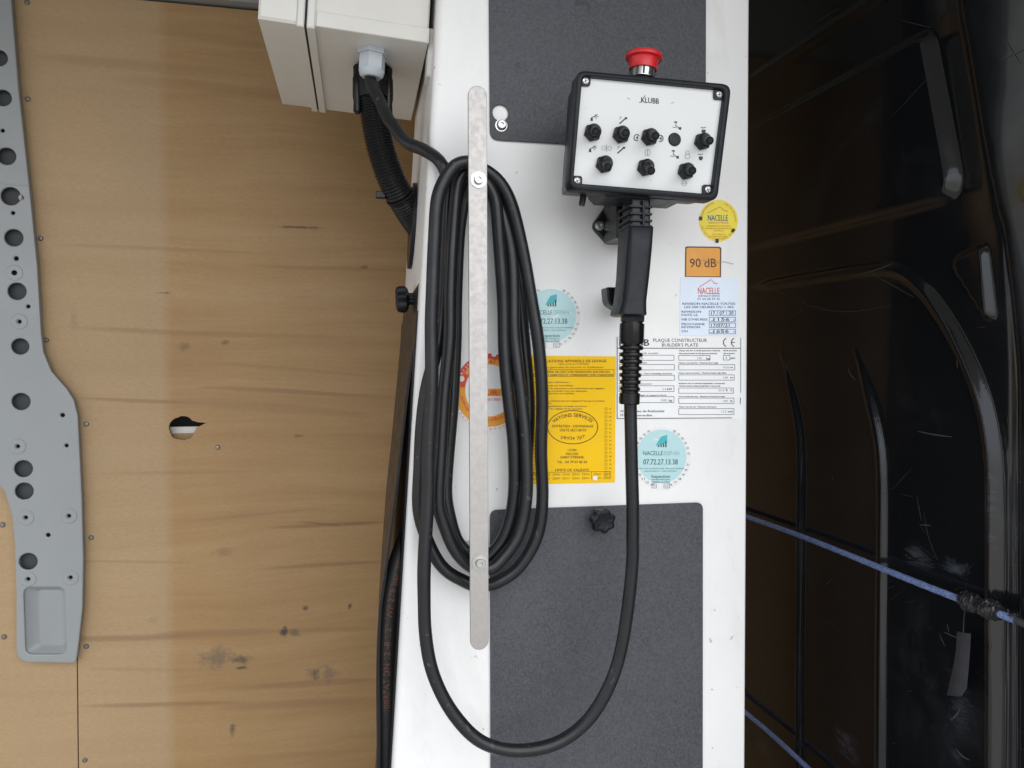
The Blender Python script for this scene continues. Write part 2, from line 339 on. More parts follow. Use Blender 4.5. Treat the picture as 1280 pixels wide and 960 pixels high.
# flat print laid on a plane Y
font_cache = {}
def glyphs(s):
    if s not in font_cache:
        cu = bpy.data.curves.new('t', 'FONT'); cu.body = s; cu.resolution_u = 2; cu.size = 1
        o = bpy.data.objects.new('t', cu); C.objects.link(o)
        me = bpy.data.meshes.new_from_object(o.evaluated_get(bpy.context.evaluated_depsgraph_get()))
        v = [(p.co.x, p.co.y) for p in me.vertices]; f = [tuple(p.vertices) for p in me.polygons]
        bpy.data.objects.remove(o); bpy.data.curves.remove(cu); bpy.data.meshes.remove(me)
        x0 = min(p[0] for p in v); x1 = max(p[0] for p in v)
        font_cache[s] = ([((a - x0) / (x1 - x0), b / 0.69) for a, b in v], f)
    return font_cache[s]
class Ink(MB):
    def __init__(s, Y): MB.__init__(s); s.Y = Y
    def text(s, st, p0, p1, h, bold=0.0):          # baseline p0 -> p1 in pixels, cap height in pixels
        v, f = glyphs(st); a = P(*p0, s.Y); b = P(*p1, s.Y); u = b - a; n = Vector((-u.z, 0, u.x)).normalized()
        H = (P(p0[0], p0[1] - h, s.Y) - a).length
        for dx in ((0, bold) if bold else (0,)):
            o = u.normalized() * dx * 0.001
            y = Vector((0, -0.00004 if dx else 0, 0))
            s.add([a + o + y + u * q + n * H * r for q, r in v], f)
    def ctext(s, st, cx, y, w, h, bold=0.0, tilt=0.0):
        s.text(st, (cx - w / 2, y - tilt * w / 2), (cx + w / 2, y + tilt * w / 2), h, bold)
    def arc(s, st, c_, rx, ry, a0, a1, h, inward=False):   # along an ellipse, degrees clockwise from the top, in pixels
        v, f = glyphs(st); out = []
        for q, r in v:
            a = R(a0 + (a1 - a0) * q); hh = h * r * (-1 if inward else 1)
            out.append(P(c_[0] + (rx + hh) * math.sin(a), c_[1] - (ry + hh) * math.cos(a), s.Y))
        s.add(out, f)
    def stroke(s, pl, w, close=False):
        w3 = []; pl = list(pl); n = len(pl)
        L = []; Rr = []
        for i in range(n):
            a = Vector(pl[(i - 1) % n] if close or i else pl[0]); c_ = Vector(pl[(i + 1) % n] if close or i < n - 1 else pl[-1])
            t = (c_ - a); t = t.normalized() if t.length > 1e-6 else Vector((1, 0)); nn = Vector((-t.y, t.x)) * w / 2
            L.append(Vector(pl[i]) + nn); Rr.append(Vector(pl[i]) - nn)
        v = [P(*q, s.Y) for q in L] + [P(*q, s.Y) for q in Rr]
        s.add(v, [(i, (i + 1) % n, n + (i + 1) % n, n + i) for i in range(n if close else n - 1)])
    def rect(s, x0, y0, x1, y1, w=0.6):
        for a, b in (((x0, y0), (x1, y0)), ((x1, y0), (x1, y1)), ((x1, y1), (x0, y1)), ((x0, y1), (x0, y0))): s.stroke([a, b], w)
    def poly(s, pl): s.add([P(*q, s.Y) for q in pl], [tuple(range(len(pl)))])
    def disc(s, cx, cy, r, n=18, ry=None): s.poly([(cx + r * math.cos(2 * math.pi * i / n), cy + (ry or r) * math.sin(2 * math.pi * i / n)) for i in range(n)])
    def ring(s, cx, cy, rx, ry, w, n=48, a0=0, a1=360):
        full = a1 - a0 >= 360
        s.stroke([(cx + rx * math.sin(R(a0 + (a1 - a0) * i / n)), cy - ry * math.cos(R(a0 + (a1 - a0) * i / n))) for i in range(n if full else n + 1)], w, full)
    def build(s, name, m, parent): 
        o = link(name, mesh(name, s.v, s.f), m, parent, 0)
        if name.split('.')[0] in ('lettering', 'fine_print', 'marker_dots', 'values', 'handwriting', 'pale_lettering', 'logo_lettering', 'punched_hole', 'red_band', 'pale_icons', 'screw_slot'): o['kind'] = 'stuff'
        return o

# ================================================================== THE SETTING
XP = 0.75                                         # plane of the black side panel
def bx(name, a, b, m, kind='structure', parent=None):
    q = MB(); q.box(a, b); o = q.build(name, m, parent, 0)
    if kind: o['kind'] = kind
    return o
bx('van_floor', (-2.2, -0.75, -0.05), (1.0, 0.9, 0.0), 'floor')
bx('van_roof', (-2.2, -0.88, 2.06), (1.0, 0.9, 2.10), 'roof')
bx('van_outer_skin', (-2.2, YP + 0.10, 0.0), (1.0, YP + 0.12, 2.06), 'void')
# roof rail over the plywood
rl = P(240, 6, YP)
bx('roof_rail', (-2.2, YP - 0.02, rl.z + 0.006), (1.0, YP + 0.09, 2.06), 'roof')

wall = empty('plywood_wall', (0, YP, 0)); wall['kind'] = 'structure'
seam = P(95, 880, YP).x; ztop = rl.z
hole = []
hc = P(228, 535, YP)
for i in range(26):
    a = 2 * math.pi * i / 26; r = 0.0252 + 0.0008 * math.sin(5 * a + 1) + 0.001 * random.uniform(-1, 1)
    hx, hz = math.cos(a) * r, math.sin(a) * r * 0.93
    hole.append((hc.x + hx, hc.z + hz))
hole[1] = (hole[1][0] + 0.019, hole[1][1] + 0.0035); hole[2] = (hole[2][0] + 0.006, hole[2][1] + 0.000)
jo = xz([(95, 700), (62, 560), (20, 430), (-12, 0), (-25, -300)], YP); jo[-1] = (jo[-1][0], ztop)
jo = [(seam, 0.002)] + [p_ for p_ in jo if p_[1] <= ztop]
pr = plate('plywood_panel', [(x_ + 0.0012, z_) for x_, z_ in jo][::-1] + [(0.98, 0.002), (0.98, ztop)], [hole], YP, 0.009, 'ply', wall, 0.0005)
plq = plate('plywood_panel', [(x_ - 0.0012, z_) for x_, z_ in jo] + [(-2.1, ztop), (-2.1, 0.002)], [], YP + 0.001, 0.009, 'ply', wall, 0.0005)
def lathe_obj(name, prof, org, axis, m, parent, seg=18, **kw):
    q = MB(); q.lathe(prof, org, axis, seg, **kw); return q.build(name, m, parent)
for (x, y) in [(34, 3), (35, 124), (51, 298), (58, 425), (108, 530), (114, 672), (108, 808), (106, 950), (272, 559), (3, 656), (5, 796)]:
    p = P(x, y, YP)
    lathe_obj('screw', [(0.0048, 0.0), (0.0048, 0.0012), (0.0034, 0.0026), (0.0015, 0.0028)], p, (0, -1, 0), 'dzinc', plq if x < 10 else pr, 12)
# what shows through the hole: a pale metal strip and foam behind
q = MB(); q.box((hc.x - 0.06, YP + 0.03, hc.z - 0.018), (hc.x + 0.06, YP + 0.034, hc.z + 0.000)); q.build('metal_strip', 'cab', wall, 0)
q = MB(); q.box((hc.x - 0.06, YP + 0.024, hc.z - 0.06), (hc.x + 0.06, YP + 0.028, hc.z - 0.013)); q.build('wood_batten', 'ply', wall, 0)

# ---- black pressed side panel (runs away from the camera, plane X = XP)
def vz(pl): return [(PX(x, y, XP).y, PX(x, y, XP).z) for x, y in pl]
def seg_d(p, pl):
    best = 9; bt = 0; tot = 0
    for i in range(len(pl) - 1):
        ax, ay = pl[i]; bx_, by = pl[i + 1]; dx, dy = bx_ - ax, by - ay; L2 = dx * dx + dy * dy
        t = max(0, min(1, ((p[0] - ax) * dx + (p[1] - ay) * dy) / L2)); L = math.sqrt(L2)
        d = math.hypot(p[0] - ax - t * dx, p[1] - ay - t * dy)
        if d < best: best = d; bt = tot + t * L
        tot += L
    return best, bt
def inside(p, pl):
    r = False; n = len(pl)
    for i in range(n):
        (x1, y1), (x2, y2) = pl[i], pl[(i + 1) % n]
        if (y1 > p[1]) != (y2 > p[1]) and p[0] < (x2 - x1) * (p[1] - y1) / (y2 - y1) + x1: r = not r
    return r
def sst(a, b, x):
    t = max(0, min(1, (x - a) / (b - a)))
    return t * t * (3 - 2 * t)
def smooth_pl(pl, sub=5): return [(q.x, q.y) for q in cr([Vector((a, b, 0)) for a, b in pl], sub)]
rib1 = smooth_pl(vz([(977, 440), (990, 483), (999, 520), (1004, 570), (1004, 700), (1003, 960), (1003, 1500)]))
rib2 = smooth_pl(vz([(1069, 437), (1085, 485), (1097, 530), (1104, 580), (1105, 680), (1103, 960), (1103, 1500)]))
arch = smooth_pl(vz([(935, 361), (1010, 348), (1080, 338), (1122, 338), (1152, 358), (1180, 395), (1206, 442), (1226, 492), (1238, 545), (1243, 610), (1243, 760), (1243, 960), (1243, 1500)]))
quad = rounded(vz([(800, 236), (1166, 40), (1207, 246), (800, 346)]), 0.03, 6)
topr = vz([(880, 138), (1000, 60), (1080, 8), (1180, -60)])
pock = rounded(vz([(1190, 326), (1241, 305), (1246, 398), (1236, 396)]), 0.012, 4)
edge = smooth_pl(vz([(1200, -200), (1226, -10), (1240, 70), (1256, 165), (1268, 265), (1274, 360), (1274, 960), (1274, 1500)]), 4)
def bbox(pl, m): return (min(p[0] for p in pl) - m, max(p[0] for p in pl) + m, min(p[1] for p in pl) - m, max(p[1] for p in pl) + m)
feats = [('rib', rib1, 0.012, 0.0105), ('rib', rib2, 0.0150, 0.0084), ('arch', arch, 0.0150, 0.0090), ('rib', topr, 0.014, 0.008), ('pad', quad, 0.019, 0.017), ('pad', pock, 0.010, 0.009)]
feats = [(a, b, c_, d, bbox(b, 0.03)) for a, b, c_, d in feats]
def edge_y(z):
    for i in range(len(edge) - 1):
        if (edge[i][1] - z) * (edge[i + 1][1] - z) <= 0 and edge[i][1] != edge[i + 1][1]:
            t = (z - edge[i][1]) / (edge[i + 1][1] - edge[i][1]); return edge[i][0] + t * (edge[i + 1][0] - edge[i][0])
    return edge[0][0] if z > edge[0][1] else edge[-1][0]
def height(y, z):
    h = 0.004 * math.sin(y * 3.1 + 0.5) * math.sin(z * 2.3)
    for kd, pl, w_, a, bb in feats:
        if y < bb[0] or y > bb[1] or z < bb[2] or z > bb[3]: continue
        d, t = seg_d((y, z), pl)
        if kd != 'pad':
            g = sst(0.0, 0.10, t); ww = w_ * (0.35 + 0.65 * g)
            if d < ww: h += a * (0.15 + 0.85 * g) * (0.5 + 0.5 * math.cos(math.pi * d / ww))
            if kd == 'arch' and d < ww * 1.5: h += 0.00045 * math.cos(2 * math.pi * d / 0.0085) * sst(1.5, 1.1, d / ww)
        else:
            sdist = d if inside((y, z), pl) else -d
            h += a * sst(-w_ / 2, w_ / 2, sdist)
    e = edge_y(z) - y                              # > 0: nearer to the door opening
    h += 0.010 * sst(-0.006, 0.010, e) - 0.004 * math.exp(-(e / 0.0075) ** 2)
    h += 0.034 * sst(-0.115, 0.02, e) ** 2 * sst(1.15, 1.5, z)
    return h
y0, y1, z0, z1, st = -0.42, 0.60, 0.36, 1.95, 0.0032
ny = int((y1 - y0) / st); nz = int((z1 - z0) / st)
hv = []; hf = []
for i in range(ny + 1):
    for j in range(nz + 1):
        y = y0 + i * st; z = z0 + j * st; hv.append((XP - height(y, z), y, z))
for i in range(ny):
    for j in range(nz):
        a = i * (nz + 1) + j; hf.append((a, a + 1, a + nz + 2, a + nz + 1))
vp = link('van_side_panel', mesh('van_side_panel', hv, hf), 'van', None, 0)
vp.data.polygons.foreach_set('use_smooth', [True] * len(vp.data.polygons)); vp['kind'] = 'structure'
q = MB(); q.box((XP - 0.004, y0, 0.0), (XP + 0.05, YP, 0.363)); q.box((XP - 0.004, y0, 1.947), (XP + 0.05, YP, 2.06)); q.box((XP + 0.012, y0, 0.363), (XP + 0.05, YP, 1.947))
q.build('panel_frame', 'van', vp, 0)
# scratches on the paint
def panel_pt(px, py, off=0.0006):
    p = PX(px, py, XP); X = XP
    for _ in range(4):
        X = XP - height(p.y, p.z) - off; p = PX(px, py, X)
    return p
q = MB()
def scratch(pl, w_):
    pts = [panel_pt(x, y) for x, y in pl]
    if any(p.y < y0 + .01 or p.y > y1 - .02 or p.z < z0 + .01 or p.z > z1 - .01 for p in pts): return
    n = len(pts); v = []
    for i in range(n):
        t = (pts[min(i + 1, n - 1)] - pts[max(i - 1, 0)]).normalized(); s_ = t.cross(Vector((1, 0, 0))).normalized() * w_ * (0.3 + 0.7 * math.sin(math.pi * (i + .3) / (n - .4)))
        v += [pts[i] + s_, pts[i] - s_]
    q.add(v, [(2 * i, 2 * i + 1, 2 * i + 3, 2 * i + 2) for i in range(n - 1)])
def sline(a, b, w_=0.0004, bow=0.0, n=7):
    a = Vector(a); b = Vector(b); d = b - a; nn = Vector((-d.y, d.x))
    scratch([tuple(a + d * i / n + nn * bow * math.sin(math.pi * i / n)) for i in range(n + 1)], w_)
for a, b, w_, bo in [((1001, 48), (1055, 8), .0008, -.06), ((1065, 345), (1117, 329), .0009, .03), ((1090, 342), (1143, 372), .0006, 0), ((995, 368), (1010, 350), .0006, 0),
                     ((992, 398), (1008, 372), .0006, .1), ((968, 361), (1115, 381), .0005, .12), ((1115, 146), (1163, 94), .0004, 0), ((1250, 75), (1280, 62), .0006, 0),
                     ((1255, 48), (1275, 80), .0004, 0), ((1197, 461), (1196, 450), .0008, 0), ((1147, 539), (1190, 546), .001, .02), ((1146, 620), (1152, 652), .0006, 0),
                     ((1150, 656), (1164, 657), .0008, 0), ((1155, 640), (1172, 700), .0005, .05), ((1030, 733), (1042, 722), .0006, 0), ((1180, 790), (1198, 798), .0007, 0),
                     ((1184, 780), (1186, 790), .0008, 0), ((1174, 792), (1181, 808), .0008, 0), ((1060, 460), (1070, 475), .0016, .1), ((1040, 594), (1042, 600), .001, 0),
                     ((1125, 25), (1165, 35), .0004, 0), ((1117, 610), (1140, 585), .0003, 0), ((1195, 935), (1212, 950), .0012, .1), ((1188, 900), (1200, 885), .0012, .1)]:
    sline(a, b, w_, bo)
for i in range(60):
    x = random.uniform(950, 1275); y = random.choice([random.uniform(60, 950), random.uniform(620, 950)]); a = random.uniform(0, 6.3); L = random.uniform(3, 26) * random.choice([.4, 1, 1])
    sline((x, y), (x + L * math.cos(a), y + L * math.sin(a)), random.uniform(.0001, .00025), random.uniform(-.05, .05), 4)
o = q.build('scratches', 'scratch', vp, 0); o['kind'] = 'stuff'

# ================================================================== PALE GREY METAL PILLAR
YL = YP - 0.022
pil = empty('perforated_upright', (P(40, 700, YL).x, YL, 0.95)); tag(pil, 'pale grey sheet metal upright with round holes in front of plywood', 'metal upright')
outl = [(-60, -260), (-10, -260), (6, -100), (14, 0), (23, 110), (36, 230), (46, 330), (51, 415), (54, 440), (64, 464), (84, 487), (92, 500), (97, 520), (102, 620), (104, 700), (103, 760), (98, 806), (95, 827), (90, 829),
        (32, 828), (23, 822), (20, 812), (20, 740), (18, 680), (15, 645), (6, 616), (-8, 596), (-30, 570), (-60, 520)]
hs = []
big = [(-2, 72, 9), (3, 122, 9), (8, 195, 9.5), (13, 245, 10), (17, 297, 9.5), (21, 364, 9.5), (25, 433, 9), (26, 502, 9.5), (29, 586, 9.5), (30, 614, 9.5), (35, 702, 9.5)]
small = [(3, 163, 2), (27, 247, 2), (16, 266, 2), (20, 323, 2.4), (35, 383, 2), (24, 402, 2), (78, 519, 2.3), (83, 557, 2), (22, 558, 2), (32, 647, 2), (86, 645, 2), (60, 669, 2.3), (35, 724, 2), (88, 722, 2)]
sc = (YL + .9) / F
for x, y, r in big + small:
    p = P(x, y, YL); hs.append(circ(p.x, p.z, r * sc, 20 if r > 4 else 10))
hs.append(xz([(14, 337), (22, 337), (22, 345), (14, 345)], YL))
hs.append(rounded(xz([(29, 734), (80, 734), (83, 818), (32, 818)], YL), 0.014, 6))
pb = plate('pillar_sheet', xz(outl, YL), hs, YL, 0.006, 'pillar', pil, 0.0022)
ins = offset(xz(outl, YL), -0.004)
q = MB(); q.prism(ins, YL + 0.0175, YL + 0.020); q.build('hollow_shade', 'void', pil, 0)  # dark sheet standing in for the shade inside the hollow upright
q = MB(); wl = offset(xz(outl, YL), -0.003)
n = len(wl); q.add([(x, YL + .005, z) for x, z in wl] + [(x, YL + .0215, z) for x, z in wl], [(i, (i + 1) % n, n + (i + 1) % n, n + i) for i in range(n)]); q.build('return_edge', 'pillar', pil, 40)
q = MB(); q.prism(rounded(xz([(26, 731), (83, 731), (86, 821), (29, 821)], YL), 0.014), YL + 0.0160, YL + 0.0172); q.build('pocket_floor', 'pillar', pil, 0)
q = MB(); pw = [rounded(xz(a_, YL), b_, 6) for a_, b_ in (([(29, 734), (80, 734), (83, 818), (32, 818)], .014), ([(31, 737), (79, 737), (82, 816), (34, 816)], .014), ([(43, 740), (77, 740), (79, 811), (45, 811)], .009))]
q.loft([[(x_, YL + d_, z_) for x_, z_ in pl_] for pl_, d_ in zip(pw, (.004, .0075, .0158))], cap=False); q.build('pocket_wall', 'pillar', pil)
for x, y in [(24, 402), (22, 558), (32, 647), (86, 645), (35, 724), (88, 722), (18, 341)]:
    p = P(x, y, YL); q = MB(); q.lathe([(0.0150, 0.0), (0.0135, 0.0012), (0.0052, 0.0012), (0.0046, 0.0)], p + Vector((0, 0.0002, 0)), (0, -1, 0), 24)
    # ring only: drop the caps
    q.f = [f for f in q.f if len(f) == 4]; q.build('embossed_ring', 'pillar', pil)
q = MB(); a = P(10, 230, YL); b = P(37, 233, YL); q.prism(xz([(-60, 224), (36.5, 231.5), (36.5, 232.7), (-60, 225.2)], YL), YL - 0.0012, YL + .001); q.build('overlap_seam', 'pillar', pil, 0)

# ================================================================== LIFT COLUMN
pa, pb_ = P(547, 0), P(490, 960); ra, rb = P(937, 0), P(931.5, 960)
def xl(z): return pa.x + (pb_.x - pa.x) * (z - pa.z) / (pb_.z - pa.z)
def xr(z): return ra.x + (rb.x - ra.x) * (z - ra.z) / (rb.z - ra.z)
DEP = 0.33
col = empty('lift_mast', (0.3, 0.16, 0.0)); tag(col, 'white painted steel mast column between plywood wall and black van panel', 'mast')
q = MB(); secs = []
for z in [0.0, 0.3, 0.6, 0.9, 1.2, 1.5, 1.8, 2.04]:
    o2 = rounded([(xl(z), 0.0), (xr(z), 0.0), (xr(z), DEP), (xl(z), DEP)], [0.011, 0.004, 0.008, 0.008], 6)
    secs.append([(x, y, z) for x, y in o2])
q.loft(secs); q.build('body', 'white', col, 30)
# dark inner side, left, below the conduit entry; dark cover on the right side
zc = P(520, 356).z
q = MB(); q.loft([[(xl(z) - 0.0022, 0.014, z), (xl(z) - 0.0022, DEP - 0.002, z), (xl(z) + 0.004, DEP - 0.002, z), (xl(z) + 0.004, 0.014, z)] for z in (0.02, zc - 0.03)]); q.build('inner_side_panel', 'plast', col, 0)
q = MB(); q.loft([[(xr(z) - 0.004, 0.012, z), (xr(z) + 0.0025, 0.012, z), (xr(z) + 0.0025, DEP - 0.004, z), (xr(z) - 0.004, DEP - 0.004, z)] for z in (0.02, 1.98)]); q.build('side_cover', 'plast', col, 0)
# bowed black cover hanging off the left side, with its knob
fr = [(523.5, 354), (519, 420), (511, 466), (501, 550), (494, 615), (479.5, 723), (474, 765), (471.5, 830), (472.5, 900), (472, 985), (470, 1150)]
re = [(505, 383), (501, 425), (497, 468), (489, 552), (482.5, 615), (475, 723), (473, 765), (472, 830), (473, 900), (473, 985), (472, 1150)]
fp = cr([P(x, y, 0.030) for x, y in fr], 5); rp = cr([P(x, y, 0.235) for x, y in re], 5)
q = MB(); secs = []
for a, b in zip(fp, rp):
    secs.append([a, b, b + Vector((0.003, 0, 0)), a + Vector((0.003, 0, 0))])
q.loft(secs); bow = q.build('side_cover', 'plast', col, 30)
def star(name, org, axis, r, parent, depth=0.022):
    q = MB(); lob = lambda t: 1 + 0.10 * math.cos(7 * t)
    q.lathe([(r * .45, 0.0), (r * .45, depth * .35), (r * .80, depth * .42), (r, depth * .52), (r * 1.02, depth * .78), (r * .93, depth * .96), (r * .72, depth * 1.02), (r * .35, depth * .94)], org, axis, 70, lob=lob)
    return q.build(name, 'plast', parent, 40)
kp = P(516, 373, 0.10)
star('star_knob', kp + Vector((0.004, 0, 0)), (-1, 0, -0.05), 0.0165, bow, 0.026)
# cover plates
up = rounded(xz([(609.5, -160), (881.5, -160), (881, 192), (612, 175.5)]), [0.01, 0.01, 0.012, 0.012], 6)
kh = P(625, 142); ko = P(626.5, 157)
hole_ = []
for i in range(28):
    a = 2 * math.pi * i / 28; hole_.append((kh.x + 0.0098 * math.cos(a), kh.z + 0.0098 * math.sin(a)))
cp = plate('cover_plate', up, [hole_], -0.0035, 0.003, 'char', col)
bo = lathe_obj('bolt', [(0.0075, 0), (0.0075, 0.001), (0.0062, 0.0012), (0.0060, 0.0035), (0.0045, 0.0060), (0.0024, 0.0062), (0.0020, 0.0040)], P(626.5, 157, -0.0036), (0, -1, 0), 'zinc', cp, 24)
lo = rounded(xz([(612, 637), (877.5, 627.5), (877, 1300), (613.5, 1300)]), [0.010, 0.010, 0.01, 0.01], 6)
cp2 = plate('cover_plate', lo, [], -0.0035, 0.003, 'char', col)
star('star_knob', P(748, 647, -0.0036), (0, -1, 0), 0.0150, cp2, 0.024)
# cable hanger: flat bar on two spacers
YB = -0.080
def capsule(x0, y0_, x1, y1_, r, Y):
    a = P(x0, y0_, Y); b = P(x1, y1_, Y); out = []
    for i in range(13): t = math.pi * i / 12; out.append((a.x + r * math.cos(t), a.z + r * math.sin(t)))
    for i in range(13): t = math.pi + math.pi * i / 12; out.append((b.x + r * math.cos(t), b.z + r * math.sin(t)))
    return out
hang = plate('hanger_bar', capsule(597, 119, 599.5, 801, 0.0106, YB), [], YB, 0.004, 'alu', col, 0.0006)
for (x, y) in [(598, 225), (600, 703)]:
    p = P(x, y, YB)
    lathe_obj('washer', [(0.0090, 0.0), (0.0090, 0.0014), (0.0042, 0.0015)], p, (0, -1, 0), 'zinc', hang, 28)
    lathe_obj('bolt', [(0.0055, 0.0), (0.0055, 0.0038), (0.0050, 0.0048), (0.0026, 0.0048), (0.0024, 0.0022)], p + Vector((0, -.0015, 0)), (0, -1, 0), 'zinc', hang, 24)
    lathe_obj('spacer', [(0.0065, 0.0), (0.0065, 0.074)], p + Vector((0, 0.0042, 0)), (0, 1, 0), 'zinc', hang, 20)
# oval cable entry on the left side
ec = P(518, 283, 0.19); xs = xl(ec.z) - 0.0005
gs = []
for i in range(32):
    a = 2 * math.pi * i / 32; gs.append((0.048 * math.cos(a), 0.062 * math.sin(a) * (1 if True else 1)))
q = MB()
q.loft([[(xl(ec.z + v) - 0.0005, ec.y + u, ec.z + v) for u, v in gs], [(xl(ec.z + v) - 0.0055, ec.y + u, ec.z + v) for u, v in gs]]); q.build('cable_entry', 'plast', col, 30)

# pendant holder (clip high, cradle low)
hold = MB(); hold.prism(rounded(xz([(737, 284), (757, 306), (782, 306), (800, 285), (800, 246), (764, 246)]), [.010, .006, .003, .003, .003, .003], 6), -0.012, -0.0005, 0.001); ho = hold.build('pendant_holder', 'plast', col)
q = MB(); q.box((P(760, 300, -.03).x, -0.062, P(760, 302, -.03).z), (P(800, 300, -.03).x, -0.012, P(760, 247, -.03).z), 0.003); q.build('clip_block', 'gloss', ho)
lathe_obj('bolt', [(0.0062, 0.0), (0.0062, 0.001), (0.0040, 0.0012), (0.0040, 0.004), (0.0018, 0.004), (0.0016, 0.002)], P(749.5, 282, -0.0122), (0, -1, 0), 'zinc', ho, 20)
cra = MB(); cra.prism(rounded(xz([(758, 359), (803, 359), (803, 391), (776, 390), (760, 380)], -0.056), [.002, .002, .01, .008, .012], 6), -0.058, -0.034, 0.002); crd = cra.build('cradle', 'gloss', col)
q = MB(); q.box((P(776, 370, -.034).x, -0.0345, P(776, 384, -.034).z), (P(800, 370, -.034).x, -0.0005, P(776, 364, -.034).z), .001); q.build('cradle_stem', 'gloss', crd)

# ================================================================== STICKERS
def sticker(name, label, outline_px, m, cat='sticker', th=0.0006):
    o2 = xz(outline_px)
    cx = sum(p[0] for p in o2) / len(o2); cz = sum(p[1] for p in o2) / len(o2)
    e = MB(); e.prism(o2, -th, -0.0001)
    ob = e.build(name, m, None, 0); ob.location = (0, 0, 0)
    return tag(ob, label, cat)
def cpx(cx, cy, rx, ry=None, n=56): return [(cx + rx * math.cos(2 * math.pi * i / n), cy + (ry or rx) * math.sin(2 * math.pi * i / n)) for i in range(n)]
Y1, Y2, Y3 = -0.0009, -0.0012, -0.0015
# -- yellow round
s_ = sticker('round_sticker', 'small round lemon yellow sticker above the orange 90 dB square', cpx(898, 276, 24, 26), 'lemon')
k1 = Ink(Y1); k1.ctext('NACELLE', 897.5, 276, 25, 7.5, .25); k1.build('lettering', 'blueink', s_)
k2 = Ink(Y1); k2.stroke([(885, 266), (900, 258.5), (906, 263.5), (910, 264)], .8)
k2.ctext('ASSISTANCE ET SERVICES', 898, 279.4, 25, 2)
for i, (t, w_) in enumerate([('LA MAINTENANCE DE VOS NACELLES', 30), ('ENTRETIEN REPARATION', 33), ('CONTROLE', 12), ('TEL 01 64 68 39 42', 16), ('VERIFICATION', 18), ('PERIODIQUE', 14)]):
    k2.ctext(t, 898, [283.2, 286.4, 289.2, 293.6, 296.4, 299.2][i], w_, 1.7)
k2.arc('JANVIER FEVRIER MARS', (898, 276), 20.5, 22.3, 285, 345, 2.0); k2.arc('AVRIL MAI JUIN JUILLET', (898, 276), 20.5, 22.3, 20, 95, 2.0); k2.arc('2020 2021 2022', (898, 276), 20.5, 22.3, 205, 255, 2.0); k2.arc('2023 2024', (898, 276), 20.5, 22.3, 125, 165, 2.0)
k2.build('fine_print', 'redink', s_)
k3 = Ink(Y2)
for x, y, a in [(876, 273, 3), (916.5, 288, 40), (896.5, 301, 0)]:
    u = Vector((math.cos(R(a)), math.sin(R(a)))) * 2; v_ = Vector((-u.y, u.x)) * 1.2
    k3.poly([tuple(Vector((x, y)) + u * i + v_ * j) for i, j in ((-1, -1), (1, -1), (1, 1), (-1, 1))])
k3.build('marker_dots', 'ink', s_)
# -- 90 dB
s_ = sticker('noise_sticker', 'orange square sticker with dark border reading 90 dB', [(856.5, 309), (859, 308), (899, 308.5), (901.5, 310), (901, 346.5), (856, 346)], 'brownink')
k1 = Ink(Y1); k1.poly([(858, 311), (860, 309.5), (898.5, 310), (900, 311.5), (899.7, 345.5), (857.6, 345.2)]); k1.build('orange_field', 'orange', s_)
k2 = Ink(Y2); k2.text('90', (862.5, 334), (876, 334), 11, .15); k2.text('dB', (880.5, 334), (895.5, 334), 11, .15); k2.build('lettering', 'brownink', s_)
k3 = Ink(Y3); k3.stroke([(875, 325.5), (880, 325), (884, 327), (893, 325.5), (898, 328.5), (905, 327), (917, 330)], .5); k3.build('scratch', 'greyink', s_)
# -- revision sticker
s_ = sticker('revision_sticker', 'white and pale blue service revision sticker with handwritten dates', [(850, 346.8), (923, 347.5), (922, 420), (849.5, 419.5)], 'bluepaper')
k1 = Ink(Y1); k1.ctext('NACELLE', 886, 367.5, 27, 8, .2); k1.stroke([(874, 359), (889, 349.5), (893, 354), (897, 354.5)], .9); k1.build('logo_lettering', 'redink', s_)
k2 = Ink(Y1); k2.ctext('ASSISTANCE ET SERVICES', 886, 371, 27, 2.2); k2.ctext('01 64 68 39 42', 886, 375, 28, 2.8)
k2.ctext('REVISION NACELLE TOUTES', 886, 381, 66, 2.8, .2); k2.ctext('LES 500 HEURES OU 1 AN', 886, 385.2, 61, 2.8, .2)
for t, x1, y in [('REVISION', 876, 391), ('FAITE LE', 872, 395), ("NB D'HEURES", 884, 400.6), ('PROCHAINE', 881, 406.4), ('REVISION', 875, 410.2), ('OU', 859.5, 415.2)]: k2.text(t, (852, y), (x1, y), 2.7, .2)
for y in (388.5, 396.6, 403.8, 411.6): k2.rect(886.5, y, 919.5, y + 5.6, .6)
k2.text('H', (917, 401.3), (918.6, 401.3), 2.5); k2.text('H', (917, 416), (918.6, 416), 2.5); k2.build('lettering', 'blueink', s_)
k3 = Ink(Y2)
for t, x0, x1, y in [('17 / 07 / 20', 889, 917, 393.4), ('1156', 892, 912, 401.4), ('17/07/21', 889, 912, 408.8), ('1656', 892, 911, 416.3)]: k3.text(t, (x0, y), (x1, y - .4), 4.0)
k3.stroke([(889, 401), (892, 400.4), (893.4, 399)], .4); k3.stroke([(888, 416), (892, 415), (893.4, 413.6)], .4)
k3.build('handwriting', 'ink', s_)
